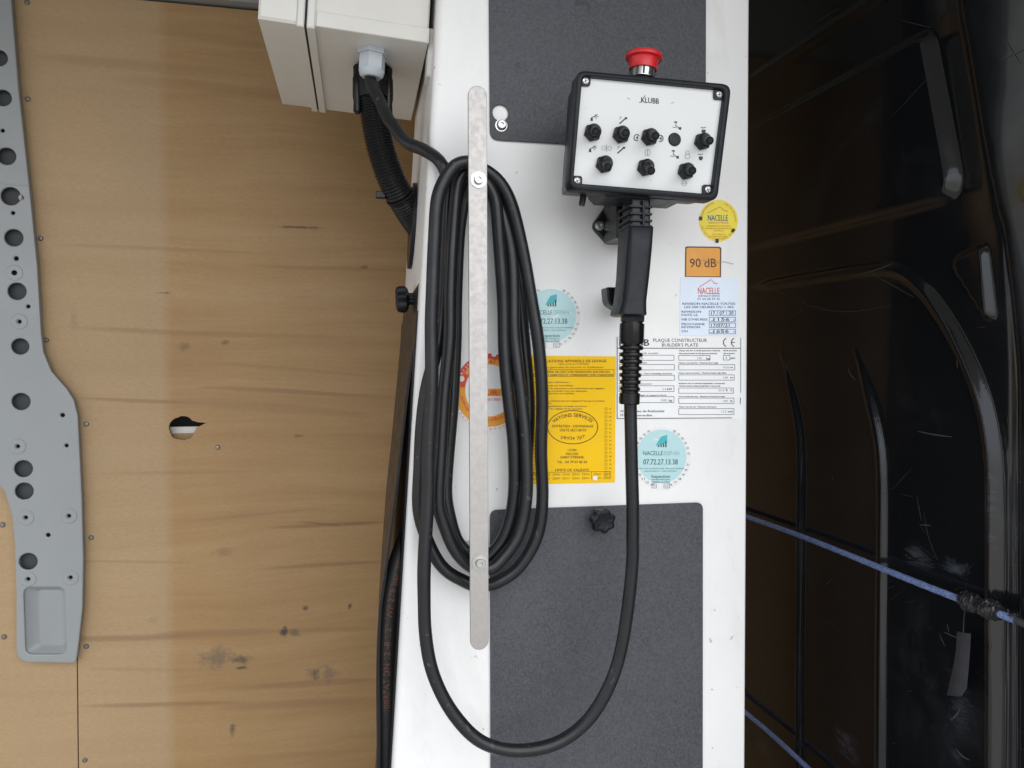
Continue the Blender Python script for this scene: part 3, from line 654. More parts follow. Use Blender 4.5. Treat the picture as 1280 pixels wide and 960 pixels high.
# -- builder's plate
s_ = sticker('builder_plate', 'white builder plate with ruled boxes, black frame and CE mark', [(770, 420.5), (928.5, 421), (928.5, 524), (770, 525)], 'paper', 'plate')
k1 = Ink(Y1)
k1.stroke([(771.5, 421), (771.5, 523)], .9); k1.stroke([(926, 422), (926, 491)], .7); k1.stroke([(925.5, 497), (925.3, 505)], .9); k1.stroke([(771.5, 435.3), (926, 435.3)], .9); k1.stroke([(771, 523.3), (915, 522.3)], .9)
k1.text('KLUBB', (774, 432.3), (811, 432.3), 8.4, .7)
k1.ctext('PLAQUE CONSTRUCTEUR', 850.2, 427.4, 67, 4.2); k1.ctext("BUILDER'S PLATE", 850, 433.2, 45, 4.0)
k1.ring(909.5, 428, 5.2, 5.4, 1.1, 16, 200, 340); k1.ring(919.5, 428, 5.2, 5.4, 1.1, 16, 200, 340); k1.stroke([(914.6, 428), (918.6, 428)], 1.0)
for t, x0, x1, y in [('Designation - Lift model', 774, 822, 442.3), ('Numero - Serial number', 774, 809, 454.3), ('Date de construction - Date of building (machine)', 774, 840, 467.8), ('Puissance - Nominal power', 774, 815, 480.6), ('Masse equipee - Weight of equipped vehicle', 774, 833, 494.8),
                     ('Charge utile max en nacelle (personnes comprises)', 849, 900, 439), ('Max payload inside the lift (persons included)', 849, 896, 442.6), ('Nb de personnes', 904.5, 921, 439), ('Nb of person', 904.5, 918, 442.6),
                     ('Hauteur max plancher - Maximum floor height', 848.5, 898, 454.4), ('Deport max bord panier - Maximum basket edge offset', 848.5, 908, 467), ('Inclinaison max du vehicule (longitudinale / transversale)', 848.5, 906, 480), ('Vehicle maximum tilting (longitudinal / transversal)', 848.5, 900, 483.2),
                     ('Force horizontale max - Maximum horizontal strength', 848.5, 906, 496.4), ('Vitesse max du vent - Maximum wind speed', 848.5, 895, 509.3)]:
    k1.text(t, (x0, y), (x1, y), 1.7, .12)
for x0, y0_, x1, y1_ in [(774, 444, 842.5, 450.4), (774, 455.7, 843, 462.4), (774, 469, 843, 475.4), (774, 482.2, 842.5, 489.4), (774, 495.8, 842.5, 503.2), (848.5, 444.4, 887.5, 450.2), (904.3, 444.2, 912.3, 450), (848.5, 455.8, 918.5, 462.4), (848.5, 468.6, 917.8, 475.2), (848.5, 485, 916.8, 491.6), (848.5, 497.6, 917.5, 504.4), (848.5, 510.8, 917.5, 518.2)]:
    k1.rect(x0, y0_, x1, y1_, .55)
for t, x0, x1, y in [('kg', 883, 887, 449.4), ('pers', 913.5, 919, 448.6), ('m', 913, 916, 460.2), ('m', 913, 916, 473), ('kW', 834, 840, 487.6), ('kg', 836, 840, 501.6), ('%', 907, 909.5, 489), ('5', 913, 914.8, 489), ('N', 913, 915, 502.6), ('m/s', 910, 916, 515.6)]:
    k1.text(t, (x0, y), (x1, y), 2.5, .2)
k1.text('32, rue James de Rothschild', (775, 515.2), (830, 515.2), 2.6, .2); k1.text('77164 Ferrieres-en-Brie', (775, 520.4), (815, 520.4), 2.6, .2)
k1.build('lettering', 'ink', s_)
k2 = Ink(Y1)
for t, x0, x1, y in [('KL 20', 790, 804, 449), ('120', 872, 877, 449), ('1', 907.4, 908.4, 448.4), ('10.50', 904, 911.5, 460.4), ('6.80', 904, 910, 473.2), ('3.4', 828, 832.6, 487.6), ('3500', 826, 833.5, 501.6), ('0/15', 898.5, 905, 489.2), ('200', 904, 909.5, 502.6), ('12.5', 902, 908, 515.6)]:
    k2.text(t, (x0, y), (x1, y), 2.6)
k2.build('values', 'greyink', s_)
# -- two turquoise round ones
def turq(cx, cy, label, sfx):
    s_ = sticker('round_sticker', label, cpx(cx, cy, 35, 39), 'clear')
    k0 = Ink(Y1); k0.disc(cx - 1, cy - 2.5, 31, 60, 33.5); k0.build('turquoise_disc', 'turq', s_)
    k1 = Ink(Y2); k1.poly([(cx - 8.5, cy - 15.5), (cx - 2, cy - 27), (cx + 6, cy - 29.5), (cx + 6, cy - 20)]); k1.build('arrow_logo', 'tealink', s_)
    k2 = Ink(Y2)
    for i, h in enumerate((2.5, 4, 5.5, 7.5)): k2.poly([(cx - 5.5 + i * 3, cy - 14), (cx - 5.5 + i * 3, cy - 14 - h), (cx - 3.7 + i * 3, cy - 14 - h), (cx - 3.7 + i * 3, cy - 14)])
    k2.text('NACELLE', (cx - 24, cy - 4), (cx + 0.5, cy - 4), 5.2)
    k2.text('07.72.27.13.38', (cx - 24, cy + 7.6), (cx + 19, cy + 7.6), 6.6, .15)
    k2.ctext("DATE DE VALIDITE PAR UNE ENTREPRISE", cx - 2, cy + 13.4, 58, 1.4); k2.ctext("DE SECURITE + VGP SUPPORT", cx - 2, cy + 16.6, 40, 1.4)
    k2.ctext('Inspection', cx - 2, cy + 24.5, 23, 4.2, .1); k2.stroke([(cx - 13.5, cy + 26.6), (cx + 9.5, cy + 26.6)], .6); k2.ctext('Validite en Mois', cx - 2, cy + 30.6, 23, 2.6)
    k2.rect(cx - 13, cy + 31.8, cx - 7.5, cy + 37, .4); k2.rect(cx + 2, cy + 31.8, cx + 9, cy + 37, .4); k2.text('9', (cx - 11, cy + 35.8), (cx - 9.6, cy + 35.8), 2.6); k2.text('12', (cx + 4, cy + 35.8), (cx + 7, cy + 35.8), 2.6)
    for i in range(13):
        a = R(28 + i * 11) if i != 6 else None
        for sgn, num in ((1, 28 - i), (-1, 1 + i)):
            if a is None: continue
            x = cx - 1 + sgn * 34 * math.sin(a); y = cy - 1.5 - 36.5 * math.cos(a)
            k2.text('%02d' % num, (x - 1.6, y + 1.2), (x + 1.6, y + 1.2), 2.6)
    k2.build('lettering', 'dteal', s_)
    k3 = Ink(Y2); k3.text('DEPAN', (cx + 2, cy - 4), (cx + 21, cy - 4), 5.2); k3.build('pale_lettering', 'steelink', s_)
    return s_
turq(828, 573, 'round turquoise inspection sticker under the builder plate', 1)
turq(690, 397, 'round turquoise inspection sticker partly behind the cable coil', 2)
# -- yellow rectangle
s_ = sticker('checklist_sticker', 'large yellow rectangular lifting equipment sticker partly behind the cable coil', [(661, 444.5), (769.5, 445.5), (768.5, 603), (661.5, 605.5)], 'yellow')
k1 = Ink(Y1)
k1.text('VERIFICATIONS APPAREILS DE LEVAGE', (667, 453), (758, 452.8), 3.3, .15)
k1.ctext('(Selon arrete du 01/03/2004)', 717, 455.9, 37, 2); k1.text('Consignes generales de securite et d\'utilisation', (667, 460.2), (754, 460), 2.3)
k1.rect(665.5, 462, 767.5, 470.5, .45); k1.ctext("CET APPAREIL NE DOIT ETRE MANOEUVRE QUE PAR DES", 716, 466, 92, 2.5, .15); k1.ctext("PERSONNES HABILITEES ET CONNAISSANT SON UTILISATION", 716.5, 469.9, 99, 2.5, .15)
for t, x0, x1, y in [('Avant toute utilisation :', 668, 713, 478.6), ('- le vehicule est immobilise,', 672, 717, 482.8), ('- les zones de manoeuvre et de coulissement sont degagees,', 672, 756, 486.4), ("- la charge nominale n'est pas depassee,", 672, 734, 489.6), ('- le chargement est stabilise.', 672, 718.5, 492.7),
                     ('Interdit :', 668, 688.5, 497.4), ("- d'eloigner le vehicule tant que l'appareil n'est pas en position", 667, 756, 502), ('de route', 672, 689, 504.8), ("- d'utiliser l'appareil pour un usage non prevu,", 667, 733.5, 508.6), ('- de modifier les reglages et les securites.', 667, 728.5, 511.8)]:
    k1.text(t, (x0, y), (x1, y), 1.9, .1)
k1.ring(716, 534, 31.2, 20.8, 1.0, 60)
k1.arc('HAYONS SERVICES', (716, 537), 27, 16, -56, 56, 4.6); k1.arc('HAYONS SERVICES', (716.2, 537.1), 27, 16, -56, 56, 4.6)
k1.ctext('ENTRETIEN - DEPANNAGE', 716, 534.3, 51, 3.2, .1); k1.ctext('VISITE SECURITE', 716, 539.3, 33.5, 3.2, .1)
k1.text('24H/24', (700.5, 548.4), (718, 549.8), 3.8, .15); k1.text('7J/7', (721.5, 549.6), (731.5, 546.8), 3.6, .15)
for t, w_, y in [('LYON', 10.5, 564), ('MACON', 14.5, 568.8), ('SAINT ETIENNE', 29, 573), ('Tél. : 04 79 07 85 69', 37.5, 579), ('LIMITE DE VALIDITE', 42, 589)]: k1.ctext(t, 715, y, w_, 3.0, .15)
k1.stroke([(663, 590.8), (763, 589.3)], .45); k1.stroke([(739.5, 590), (739.5, 599)], .45)
for i in range(18):
    y = 511 + i * 4.95
    k1.rect(756.2, y - 1.3, 758.8, y + 1.3, .35); k1.text('%02d' % ((16 + i) % 31), (761.5, y + 1), (764, y + 1), 1.9)
    if i < 16: k1.rect(666, y + 5, 668.5, y + 7.6, .35)
for j, row in enumerate([('JANV', 'FEVR', 'MARS', 'AVRIL', 'MAI', 'JUIN', '2019', '2020'), ('JUIL', 'AOUT', 'SEPT', 'OCT', 'NOV', 'DEC', '2021', '2022')]):
    for i, t in enumerate(row):
        x = 667 + i * 12.2 + (2.5 if i > 5 else 0); y = 593.4 + j * 5 - i * .12
        k1.rect(x, y - 1.1, x + 2.6, y + 1.1, .35); k1.text(t, (x + 3.2, y + .9), (x + 8.8, y + .8), 1.8)
k1.build('lettering', 'brownink', s_)
k2 = Ink(Y2); k2.disc(744, 597.5, 3.1); k2.build('punched_hole', 'whiteink', s_)
# -- orange round one behind the hanger bar
s_ = sticker('round_sticker', 'round orange, red and white inspection sticker half hidden behind the hanger bar', cpx(612, 489, 47, 50), 'paper')
k0 = Ink(-0.0008); k0.ring(612, 488, 37, 39, 13, 60); k0.build('orange_ring', 'orangeink', s_)
k1 = Ink(Y1); k1.ring(612, 488, 40.5, 43, 6.5, 30, -80, 60); k1.ring(612, 488, 34, 36, 6, 8, -84, -56)
k1.build('red_band', 'crimson', s_)
k2 = Ink(Y1); k2.poly([(586, 486), (640, 486), (640, 495), (586, 495)]); k2.build('orange_band', 'orangeink', s_)
k3 = Ink(Y3); k3.text('SECUR:', (588, 494), (624, 494), 6.3, .5); k3.text('ISO 9001', (608, 501), (626, 501), 3.2); k3.text('47', (611.5, 455.5), (620.5, 454.5), 6)
k3.arc('Verification reglementaire', (612, 488), 33.5, 35.5, 260, 100, 4, False)
k3.v = [v for v in k3.v]
for i in range(20):
    a = R(150 + i * 7); x = 612 + 45 * math.sin(a); y = 489 - 47.5 * math.cos(a); k3.text('%02d' % (i + 1), (x - 1.4, y + 1), (x + 1.4, y + 1), 2.2)
k3.build('lettering', 'crimson', s_)
k4 = Ink(Y2)
for x, y, r in [(617.5, 443, 3.1), (577, 473.5, 3.6), (615, 536.5, 3.5)]: k4.disc(x, y, r)
k4.arc('M A I  J U I N', (612, 488), 38.6, 41, -72, -24, 3.2)
k4.build('punched_hole', 'whiteink', s_)

# ================================================================== ELECTRICAL CABINET
cab = empty('electrical_cabinet', P(430, 60, 0.15)); tag(cab, 'off white electrical cabinet with grey cable gland beside the column top', 'electrical cabinet')
YC0, YC1 = 0.030, 0.330
bl = P(322, 22, YC0); br = P(535, 54, YC0)
ux = (br - bl); W = ux.length; ux.normalize(); uz = Vector((-ux.z, 0, ux.x))
def cb_(a, b, bev=0.003):                         # cabinet box in local (x along ux, y depth, z up)
    q = MB(); pts = [(a[0], a[2]), (b[0], a[2]), (b[0], b[2]), (a[0], b[2])]
    q.prism(pts, a[1], b[1], bev); q.v = [tuple(bl + ux * x + uz * z + Vector((0, y - YC0, 0))) for x, y, z in q.v]; return q
xs_ = W * (380 - 322) / 213
cb_((xs_ + 0.005, YC0, 0), (W, YC1, 0.40), 0.002).build('body', 'cab', cab)
cb_((0, YC0 - 0.000, 0.000), (xs_ - 0.008, YC1, 0.40), 0.003).build('lid', 'cab', cab)
cb_((xs_ - 0.010, YC0 - 0.004, -0.004), (xs_ - 0.0015, YC1 + 0.004, 0.404), 0.0015).build('lid_rim', 'cab', cab)
cb_((xs_ + 0.0015, YC0 - 0.004, -0.004), (xs_ + 0.011, YC1 + 0.004, 0.404), 0.0015).build('body_rim', 'cab', cab)
cb_((xs_ - 0.004, YC0 - 0.001, -0.001), (xs_ + 0.004, YC1, 0.400), 0.0).build('gasket', 'plast', cab)
cb_((xs_ + 0.012, YC0 - 0.0015, 0.0), (W + 0.001, YC0 + 0.002, 0.018), 0.0008).build('bottom_flange', 'cab', cab)
cb_((W + 0.0015, YC0 + 0.012, -0.035), (W + 0.014, YC0 + 0.05, 0.025), 0.002).build('mounting_bracket', 'cab', cab)
gl = bl + ux * (W * (466 - 325) / 213) + Vector((0, 0.052, 0))
dn = -uz
def tohit(px, py, zpl):
    d = ray(px, py); return CAM + d * ((zpl - CAM.z) / d.z)
g0 = tohit(466, 64, gl.z - 0.001)
hexl = lambda t: math.cos(math.pi / 6) / math.cos(((t + math.pi / 6) % (math.pi / 3)) - math.pi / 6)
q = MB(); q.lathe([(0.0195, -0.003), (0.0195, 0.006)], g0, dn, 48, lob=hexl); q.build('gland_nut', 'greyp', cab)
q = MB(); q.lathe([(0.0168, 0.006), (0.0168, 0.024), (0.0160, 0.026)], g0, dn, 48, lob=hexl); q.lathe([(0.0165, 0.0255), (0.0150, 0.031), (0.0115, 0.034), (0.0085, 0.0335)], g0, dn, 32); q.build('cable_gland', 'greyp', cab)

# ================================================================== CORRUGATED CONDUIT
con = empty('corrugated_conduit', P(500, 285, 0.19)); tag(con, 'black corrugated conduit running from cabinet underside into the column', 'conduit')
cpts = cr([P(466, 78, 0.12), P(466, 110, 0.12), P(469, 145, 0.122), P(476, 185, 0.13), P(491, 228, 0.145), P(512, 265, 0.17), P(528, 288, 0.19)], 120)
q = MB(); nC = len(cpts)
q.tube(cpts, lambda t: 0.0192 + 0.0009 * math.sin(t * 2 * math.pi * 72), 28); q.build('pipe', 'conduit', con, 60)
def cuff(i0, i1, r, name):
    q = MB(); q.tube(cpts[i0:i1], r, 28); return q.build(name, 'conduit', con)
cuff(68, 168, 0.0214, 'clip_sleeve')
for dx in (-0.0205, 0.0205):
    p = cpts[130]; q = MB(); q.lathe([(.003, -.034), (.0055, -.031), (.005, -.018), (.0062, -.012), (.0062, .012), (.005, .018), (.0055, .028), (.003, .031)], (p.x + dx, p.y - .004, p.z), (0, 0, 1), 14); q.build('clip_lug', 'conduit', con)
tie = cuff(528, 536, 0.0212, 'cable_tie')
p = cpts[532]; q = MB(); q.box((p.x - .0335, p.y - .012, p.z - .006), (p.x - .0205, p.y - .003, p.z + .003), .001); q.build('tie_head', 'conduit', con)

# ================================================================== CONTROL CABLE (one run: gland, coil, drop, pendant)
LY = dict(a=-0.066, b=-0.052, c=-0.036, d=-0.022, e=-0.011)
raw = [(P(467, 92, 0).x, 0, 0)]
pts = []
def add(lst, ys, ye=None):
    n = len(lst)
    for i, (x, y) in enumerate(lst):
        Y = ys if ye is None else ys + (ye - ys) * i / (n - 1); pts.append(P(x, y, Y))
start = g0 + dn * 0.028
pts.append(start); pts.append(start + dn * 0.012)
add([(477, 131), (489, 155), (507, 176), (531, 188), (549, 202)], 0.055, -0.026)
add([(560, 228), (558, 265), (556, 310), (553, 370), (547, 430), (533, 490), (525, 550), (523.5, 600), (525, 640), (532, 672), (545, 697), (563, 717), (588, 730), (604, 732)], -0.030, -0.026)
add([(622, 728), (650, 708), (670, 672), (678, 620), (677.5, 560), (677, 500), (673, 430), (664, 370), (653, 310), (641, 262), (627, 232), (612, 216), (599, 211)], -0.028, -0.050)
add([(586, 213), (576, 224), (570, 248), (566, 300), (563, 370), (562, 430), (555, 500), (550, 570), (549, 620), (553, 650), (566, 684), (588, 707), (604, 711)], -0.050, -0.048)
add([(622, 704), (647, 671), (658, 620), (657.5, 560), (651, 500), (644.5, 430), (642, 370), (637, 310), (627, 262), (615, 236), (601, 222)], -0.048, -0.034)
add([(588, 222), (578, 240), (571, 300), (566, 370), (562, 430), (560, 500), (554, 570), (553, 620), (558, 655), (570, 688), (592, 708), (606, 709)], -0.018, -0.014)
add([(622, 702), (644, 671), (656, 620), (660, 560), (660.5, 500), (656, 430), (650.5, 370), (642, 310), (629, 262), (614, 232), (600, 220)], -0.013, -0.012)
add([(589, 226), (581, 245), (574, 300), (569.5, 370), (569, 430), (566, 500), (560.5, 570), (557.5, 620), (562, 648), (573, 676), (587, 693), (604, 697)], -0.030, -0.032)
add([(616, 691), (632, 665), (642.5, 620), (642, 560), (636, 500), (630, 430), (628, 370), (625.5, 310), (620.5, 262), (613, 237), (605, 222)], -0.032, -0.050)
add([(597, 207), (582, 202.5), (566, 210), (553, 231), (545.5, 262), (541.5, 310), (541, 380), (539.5, 430), (538, 500), (536, 570), (535, 620), (531, 690), (529.5, 740)], -0.066, -0.066)
add([(532, 790), (543, 845), (566, 893), (601, 926), (648, 938), (694, 930), (734, 901), (762, 856), (779, 800), (789, 720), (791, 650), (789.5, 580), (788, 505), (787.5, 480)], -0.066, -0.092)
cpath = cr(pts, 7)
cpath = [p_ + Vector((0.0011 * math.sin(i_ * .31 + 1) * math.sin(i_ * .047), 0.0006 * math.sin(i_ * .23), 0.0004 * math.sin(i_ * .4))) if 20 < i_ < len(cpath) - 25 else p_ for i_, p_ in enumerate(cpath)]
cable = MB(); cable.tube(cpath, lambda t: 0.00755 * (1 + .02 * math.sin(t * 310) * math.sin(t * 97)), 16)
co = cable.build('control_cable', 'rubber', None, 60); tag(co, 'thick black rubber cable coiled around the hanger bar and looping down to the pendant', 'cable')

# ================================================================== CONTROL PENDANT
YF = -0.128
pen = empty('control_pendant', P(800, 400, -0.095)); tag(pen, 'black handheld control pendant with white switch panel and red stop button', 'remote control')
quad_o = [(722, 86.5), (916, 104.5), (898, 250.5), (711.5, 236.5)]
quad_i = [(729, 94.5), (906.5, 111.5), (890, 242), (717.5, 228)]
def q_xz(qd, Y, r): return rounded(xz(qd, Y), r, 6)
# bezel ring
oo = q_xz(quad_o, YF, .011); ii = q_xz(quad_i, YF, .006)
q = MB()
q.loft([[(x, YF + .020, z) for x, z in oo], [(x, YF + .003, z) for x, z in oo], [(x, YF + .0008, z) for x, z in offset(oo, -.0012)], [(x, YF, z) for x, z in offset(oo, -.003)],
        [(x, YF, z) for x, z in offset(ii, .0018)], [(x, YF + .001, z) for x, z in offset(ii, .0006)], [(x, YF + .008, z) for x, z in ii], [(x, YF + .020, z) for x, z in ii]], close=True)
q.build('bezel', 'plast', pen)
bo_ = offset(oo, -.0028)
q = MB(); bi = offset(oo, -.007)
q.loft([[(x, YF + .012, z) for x, z in bo_], [(x, YF + .020, z) for x, z in bo_], [(x, YF + .058, z) for x, z in bi], [(x, YF + .064, z) for x, z in offset(bi, -.005)]]); q.build('housing', 'plast', pen)
YS = YF + 0.0065
fo = offset(ii, .0004)
q = MB(); q.prism(fo, YS, YF + .0118); fc = q.build('front_panel', 'face', pen, 0)
for x, y, c_ in [(732, 101, 0), (899, 118, 1), (721.5, 226, 2), (885, 237, 3)]:
    s4 = [(x - 6.5, y - 6.5), (x + 6.5, y - 6), (x + 6, y + 6.5), (x - 6.5, y + 6)]
    q = MB(); q.prism(rounded(xz(s4, YF + .004), .003, 4), YF + .0040, YS + .001); q.build('corner_boss', 'plast', pen)
    lathe_obj('screw', [(0.0040, 0), (0.0038, 0.0009), (0.0030, 0.0014)], P(x, y, YF + .004), (0, -1, 0), 'zinc', pen, 20)
    k1 = Ink(YF + .0024); a = random.uniform(0, 1.5)
    for t in (a, a + math.pi / 2): k1.stroke([(x - 2.6 * math.cos(t), y - 2.6 * math.sin(t)), (x + 2.6 * math.cos(t), y + 2.6 * math.sin(t))], 1.0)
    k1.build('screw_slot', 'ink', pen)
# print on the face
k1 = Ink(YS - .0004); tl = 17 / 193
k1.text('KLUBB', (801.5, 128.0), (823.5, 129.8), 6.8, .2); k1.stroke([(799, 127.7), (801.5, 127.9), (806.5, 119)], .8)
k1.build('lettering', 'ink', fc)
def icon(cx, cy, v):
    k1 = Ink(YS - .0004)
    S = lambda *p: [(cx + a, cy + b) for a, b in p]
    if v == 0:   # base with raised arm
        k1.poly(S((-5, 3), (-4.4, -1), (-2.2, -1), (-1.8, 3))); k1.stroke(S((-3.5, -1), (0, -2.5), (4, -5)), .9); k1.stroke(S((1, -5), (3.4, -2), (5.4, -2.6)), .7); k1.stroke(S((0, -2.5), (3, .6)), .6)
    elif v == 1: # telescope boom with basket
        k1.stroke(S((-4.6, 4.6), (2.4, -1.6)), 1.6); k1.poly(S((2, -3.6), (5, -3.6), (5, -1), (2.4, -1))); k1.stroke(S((-4.6, -1), (-2, -4), (-4.4, -3.8)), .6)
    elif v == 2: # jib with basket
        k1.poly(S((-2.6, -6.4), (1, -6.2), (1, -4.6), (-2.6, -4.8))); k1.stroke(S((0, -4.8), (-1, -1.4), (3.6, 2)), .8); k1.poly(S((2.6, 1.2), (6, .6), (6.2, 4.2), (3, 3.8))); k1.stroke(S((-4.6, .8), (.4, 1.6)), .6)
    elif v == 3: # basket levelling
        k1.poly(S((-2.4, -1), (2.6, -1), (2.6, 2), (.8, 4), (-.6, 4), (-2.4, 2))); k1.stroke(S((-3.4, -4), (-.6, -3), (2.8, -4.2)), .8)
    k1.build('switch_icon', 'ink', fc)
icon(743, 148, 0); icon(779, 150, 1); icon(845.5, 158, 2); icon(879.5, 163, 3); icon(741, 187, 0); icon(776.5, 187, 1); icon(842.5, 194, 2); icon(876, 196.5, 3)
for cx, cy, dr in [(796, 172, 1), (825.5, 173, -1)]:
    k1 = Ink(YS - .0004)
    k1.ring(cx, cy, 3.4, 3.9, 1.1, 18, 150 if dr > 0 else -60, 420 if dr > 0 else 210); k1.poly([(cx - 1.4, cy), (cx + 1.4, cy - 2.2), (cx + 1.6, cy + 2.4)])
    k1.build('switch_icon', 'ink', fc)
k2 = Ink(YS - .0004)
k2.ring(809.6, 190.6, 3.3, 4, .6, 20); k2.stroke([(809.6, 187.5), (809.6, 193.6)], .7); k2.ring(859.5, 190.8, 2.3, 2.2, .5, 14); k2.ring(859.5, 195.5, 3.1, 3.0, .5, 16); k2.ring(855.4, 229, 3.2, 2.8, .5, 16); k2.stroke([(852.4, 229), (858.4, 229)], .5)
k2.ring(754.5, 185, 2.2, 2.6, .5, 14); k2.ring(762, 185.4, 2.2, 2.6, .5, 14); k2.stroke([(758.2, 181), (758.2, 189.5)], .7)
for x, y, x1, y1_ in [(784, 122, 787.5, 124.2), (839, 130, 843, 127), (732, 134.6, 733, 135), (813, 225, 814, 226)]: k2.stroke([(x, y), (x1, y1_)], .6)
k2.build('pale_icons', 'greyink', fc)
# toggle switches
def toggle(x, y, tx, ty):
    o_ = P(x, y, YS); e = P(tx, ty, YS - 0.030)
    q = MB(); q.lathe([(0.0098, 0.0), (0.0098, 0.0045), (0.0088, 0.0055), (0.0080, 0.0056)], o_, (0, -1, 0), 48, lob=hexl); sw = q.build('toggle_switch', 'boot', pen)
    q = MB(); q.lathe([(0.0084, 0.0050), (0.0080, 0.0085), (0.0060, 0.0105), (0.0052, 0.012)], o_, (0, -1, 0), 24); q.build('boot_collar', 'boot', sw)
    a = o_ + Vector((0, -.0085, 0)); dvec = e - a; n_ = 14
    q = MB(); q.tube([a + dvec * (i / n_) for i in range(n_ + 1)], lambda t: 0.0051 - 0.0006 * t if t < .3 else (0.0040 if t < .45 else (0.0046 if t < .86 else 0.0046 * math.sqrt(max(.05, 1 - ((t - .86) / .16) ** 2)))), 16); q.build('lever', 'boot', sw)
for a in [(740, 166.5, 745, 164.5), (775.5, 169, 782.5, 166), (811, 172, 820, 169.8), (877, 177.5, 888, 176), (754.5, 206, 760, 209.5), (806, 210, 814.5, 214.5), (856.5, 214.5, 866, 213.5)]:
    toggle(*a)
lathe_obj('blank_plug', [(0.0074, 0.0), (0.0074, 0.0010), (0.0066, 0.0019), (0.003, 0.0024)], P(843, 174.5, YS), (0, -1, 0), 'boot', pen, 30)
# emergency stop on top
e0 = P(803, 94, YF + .032); ax = (P(805.5, 66, YF + .032) - e0).normalized()
es = MB(); es.lathe([(0.0158, 0.0055), (0.0160, 0.0145), (0.0172, 0.0165), (0.0206, 0.0180), (0.0212, 0.0202), (0.0204, 0.0224), (0.0170, 0.0236), (0.005, 0.0240)], e0, ax, 40); eo = es.build('emergency_stop', 'red', pen)
lathe_obj('collar', [(0.0136, -0.004), (0.0136, 0.0060)], e0, ax, 'zinc', eo, 30)
q = MB()
for i in range(12):
    t = 2 * math.pi * i / 12; u = ax.orthogonal().normalized(); w_ = ax.cross(u); c0 = e0 + (u * math.cos(t) + w_ * math.sin(t)) * 0.0136
    q.tube([c0 - ax * .003, c0 + ax * .0056], .0011, 6)
q.build('collar_notches', 'ink', eo)
# underside flange, peg, neck, grip, strain relief
q = MB(); q.prism(rounded(xz([(741, 238), (860, 246), (846, 254.5), (752, 250)], -.10), .003), -0.118, -0.070, .002); q.build('lower_flange', 'plast', pen)
q = MB(); q.tube([P(730, 236, -.098), P(729, 246, -.098), P(727, 257, -.098)], lambda t: .0040 - .0006 * t, 14); q.build('peg', 'plast', pen)
def hsec(xl_, xr_, y, yf, yb, r=.006):
    a = P(xl_, y, yf); b = P(xr_, y, yf)
    return [(x, yy, a.z) for x, yy in rounded([(a.x, yf), (b.x, yf), (b.x, yb), (a.x, yb)], r, 5)]
HF, HB = -0.116, -0.080
q = MB(); q.loft([hsec(789, 814, 244, HF + .004, HB - .002, .004), hsec(788.5, 814, 284, HF + .004, HB - .002, .004)]); nk = q.build('neck', 'gloss', pen)
for y in (257, 266, 274.5, 281.5):
    q = MB(); q.loft([hsec(786.5, 816.5, y - 1.2, HF, HB + .002, .004), hsec(786.3, 816.5, y + 1.2, HF, HB + .002, .004)]); q.build('neck_rib', 'plast', nk)
q = MB(); q.loft([hsec(803.5, 806.5, 250, HF - .001, HF + .010, .001), hsec(803.5, 806.5, 282, HF - .001, HF + .010, .001)]); q.build('neck_rib', 'plast', nk)
q = MB()
q.loft([hsec(788, 818, 282, HF - .002, HB, .004), hsec(787.5, 818.5, 284, HF - .004, HB + .002, .006), hsec(786, 817, 310, HF - .004, HB + .002, .007), hsec(783.5, 814, 345, HF - .003, HB + .002, .008), hsec(780.5, 810.5, 375, HF - .003, HB + .003, .008), hsec(777, 810.5, 388, HF - .004, HB + .003, .008), hsec(776.5, 811, 392, HF - .004, HB + .003, .008), hsec(778.5, 809, 394, HF - .002, HB, .008)])
q.build('grip', 'plast', pen, 50)
gp = P(790.5, 394, -0.098); up_ = (P(790.5, 394, -.098) - P(788, 470, -.098)).normalized(); dnv = -up_
q = MB(); q.lathe([(0.0148, 0.0), (0.0148, 0.0075)], gp, dnv, 48, lob=hexl); q.lathe([(0.0122, 0.0075), (0.0122, 0.0100)], gp, dnv, 28); q.build('gland_nut', 'gloss', pen)
q = MB(); q.lathe([(0.0140, 0.0098), (0.0140, 0.030), (0.0128, 0.033)], gp, dnv, 48, lob=lambda t: 1 + .012 * math.cos(12 * t)); q.build('gland_body', 'gloss', pen)
q = MB(); pr_ = [(0.0100, 0.032)]
for i in range(7):
    h = 0.0345 + i * 0.0078; w_ = 0.0138 - i * .00035
    pr_ += [(0.0098, h), (w_ - .0006, h + .0009), (w_, h + .0022), (w_, h + .0036), (w_ - .0006, h + .0049), (0.0098, h + .0058)]
pr_ += [(0.0098, .0885), (0.0118, .0893), (0.0116, .1010), (0.0108, .1020), (0.0076, .1020)]
q.lathe(pr_, gp, dnv, 28); q.v = [tuple(Vector(v)) for v in q.v]
q.build('strain_relief', 'gloss', pen)

# ================================================================== HYDRAULIC HOSE beside the column
hp = cr([P(521, 640, 0.10), P(508, 675, 0.075), P(497, 705, 0.062), P(489, 740, 0.055), P(484, 790, 0.052), P(482.5, 850, 0.052), P(483, 920, 0.052), P(483, 1000, 0.055), P(482, 1200, 0.06)], 10)
q = MB(); q.tube(hp, 0.0125, 24); hz = q.build('hydraulic_hose', 'hose', None, 60); tag(hz, 'black hydraulic hose with faded brown print squeezed beside the column', 'hose')
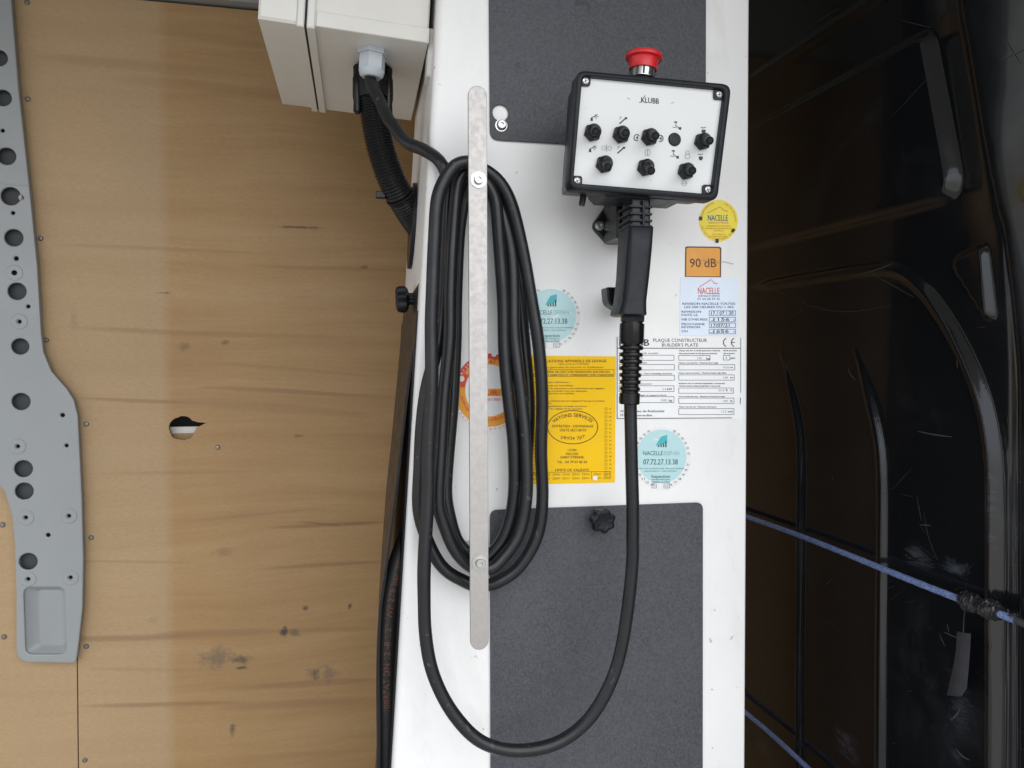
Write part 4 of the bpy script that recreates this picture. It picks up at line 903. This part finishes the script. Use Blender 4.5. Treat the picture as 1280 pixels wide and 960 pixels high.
# its print, wrapped on the hose surface facing the camera
st_ = '100R7AT DN 12 -8 1/2"  WP 275 bar 27'
v, f = glyphs(st_)
lens = [0]
for i in range(len(hp) - 1): lens.append(lens[-1] + (hp[i + 1] - hp[i]).length)
def on_hose(s):
    for i in range(len(hp) - 1):
        if lens[i + 1] >= s: t = (s - lens[i]) / (lens[i + 1] - lens[i]); return hp[i].lerp(hp[i + 1], t), (hp[i + 1] - hp[i]).normalized()
    return hp[-1], (hp[-1] - hp[-2]).normalized()
def s_at(py):
    return min(range(len(hp)), key=lambda i: abs(hp[i].z - P(486, py, 0.055).z))
sA, sB = lens[s_at(880)], lens[s_at(705)]
out = []
for u, h in v:
    c0, t = on_hose(sA + (sB - sA) * u); ang = R(-90 + 30) - 0.0 + (1 - h) * 0.62 - 0.35
    side = Vector((0, 0, 1)).cross(t) * 0
    fw = Vector((0, -1, 0)); fw = (fw - t * fw.dot(t)).normalized(); sd_ = t.cross(fw).normalized()
    if sd_.x < 0: sd_ = -sd_
    a_ = -0.30 + (1 - h) * 0.62
    out.append(c0 + (fw * math.cos(a_) + sd_ * math.sin(a_)) * 0.0128)
link('lettering', mesh('lettering', out, f), 'pink', hz, 0)

# ================================================================== BLUE ROPES along the black panel
def rope(name, px0, px1, off, label, ext=0.0, r=0.0043):
    a = PX(*px0, XP - off); b = PX(*px1, XP - off); b.z = a.z + (b.z - a.z)
    d = b - a; a2 = a - d * ext
    q = MB(); n_ = 90; q.tube([a2 + (b - a2) * i / n_ + Vector((0, 0, -.0015 * math.sin(9 * i / n_))) for i in range(n_ + 1)], lambda t: r * (1 + .05 * math.sin(t * 230)), 14)
    o = q.build(name, 'rope', None, 60); return tag(o, label, 'rope', None), a, b
ro, a, b = rope('blue_rope', (925, 642), (1270, 774.5), 0.026, 'pale blue rope bound with black tape, strung across the black panel', .35)
ro['group'] = 'blue ropes on the black panel'
def at(x, y, off=.026): return PX(x, y, XP - off)
q = MB(); t0, t1 = at(1202, 748), at(1250, 767)
q.tube([t0 + (t1 - t0) * i / 44 for i in range(45)], lambda t: .0072 + .0045 * abs(math.sin(t * 6.4)) ** .7, 22)
q.v = [tuple(Vector(v_) + Vector((random.gauss(0, .0007), random.gauss(0, .0007), random.gauss(0, .0009)))) for v_ in q.v]
q.build('tape_wrap', 'tape', ro, 25)
q = MB(); t0, t1 = at(1262, 771.5), at(1300, 789); q.tube([t0, (t0 + t1) / 2, t1], .0042, 12); q.build('rope_core', 'gtape', ro)
q = MB(); a, b = at(1207, 757), at(1204, 792); q.tube([a, a.lerp(b, .5) + Vector((.002, .003, 0)), b], .0008, 6); q.build('tape_string', 'tape', ro)
tail = [((1196, 789), (1213, 792)), ((1195, 812), (1212, 812)), ((1191, 835), (1210, 838)), ((1186, 858), (1208, 860)), ((1184, 869), (1202, 870))]
q = MB(); secs = []
for i, (l_, r_) in enumerate(tail):
    o1 = .020 + .004 * math.sin(i * 1.3); A = at(*l_, o1); B = at(*r_, o1 + .003)
    secs.append([A, (A + B) / 2 + Vector((-.003, 0, 0)), B, B + Vector((.0008, 0, 0)), (A + B) / 2 + Vector((-.0022, 0, 0)), A + Vector((.0008, 0, 0))])
q.loft(secs); q.build('tape_tail', 'gtape', ro, 60)
ro2, _, _ = rope('blue_rope', (925, 884), (1060, 1004), 0.026, 'plain pale blue rope low on the black panel without tape', .35)
ro2['group'] = 'blue ropes on the black panel'
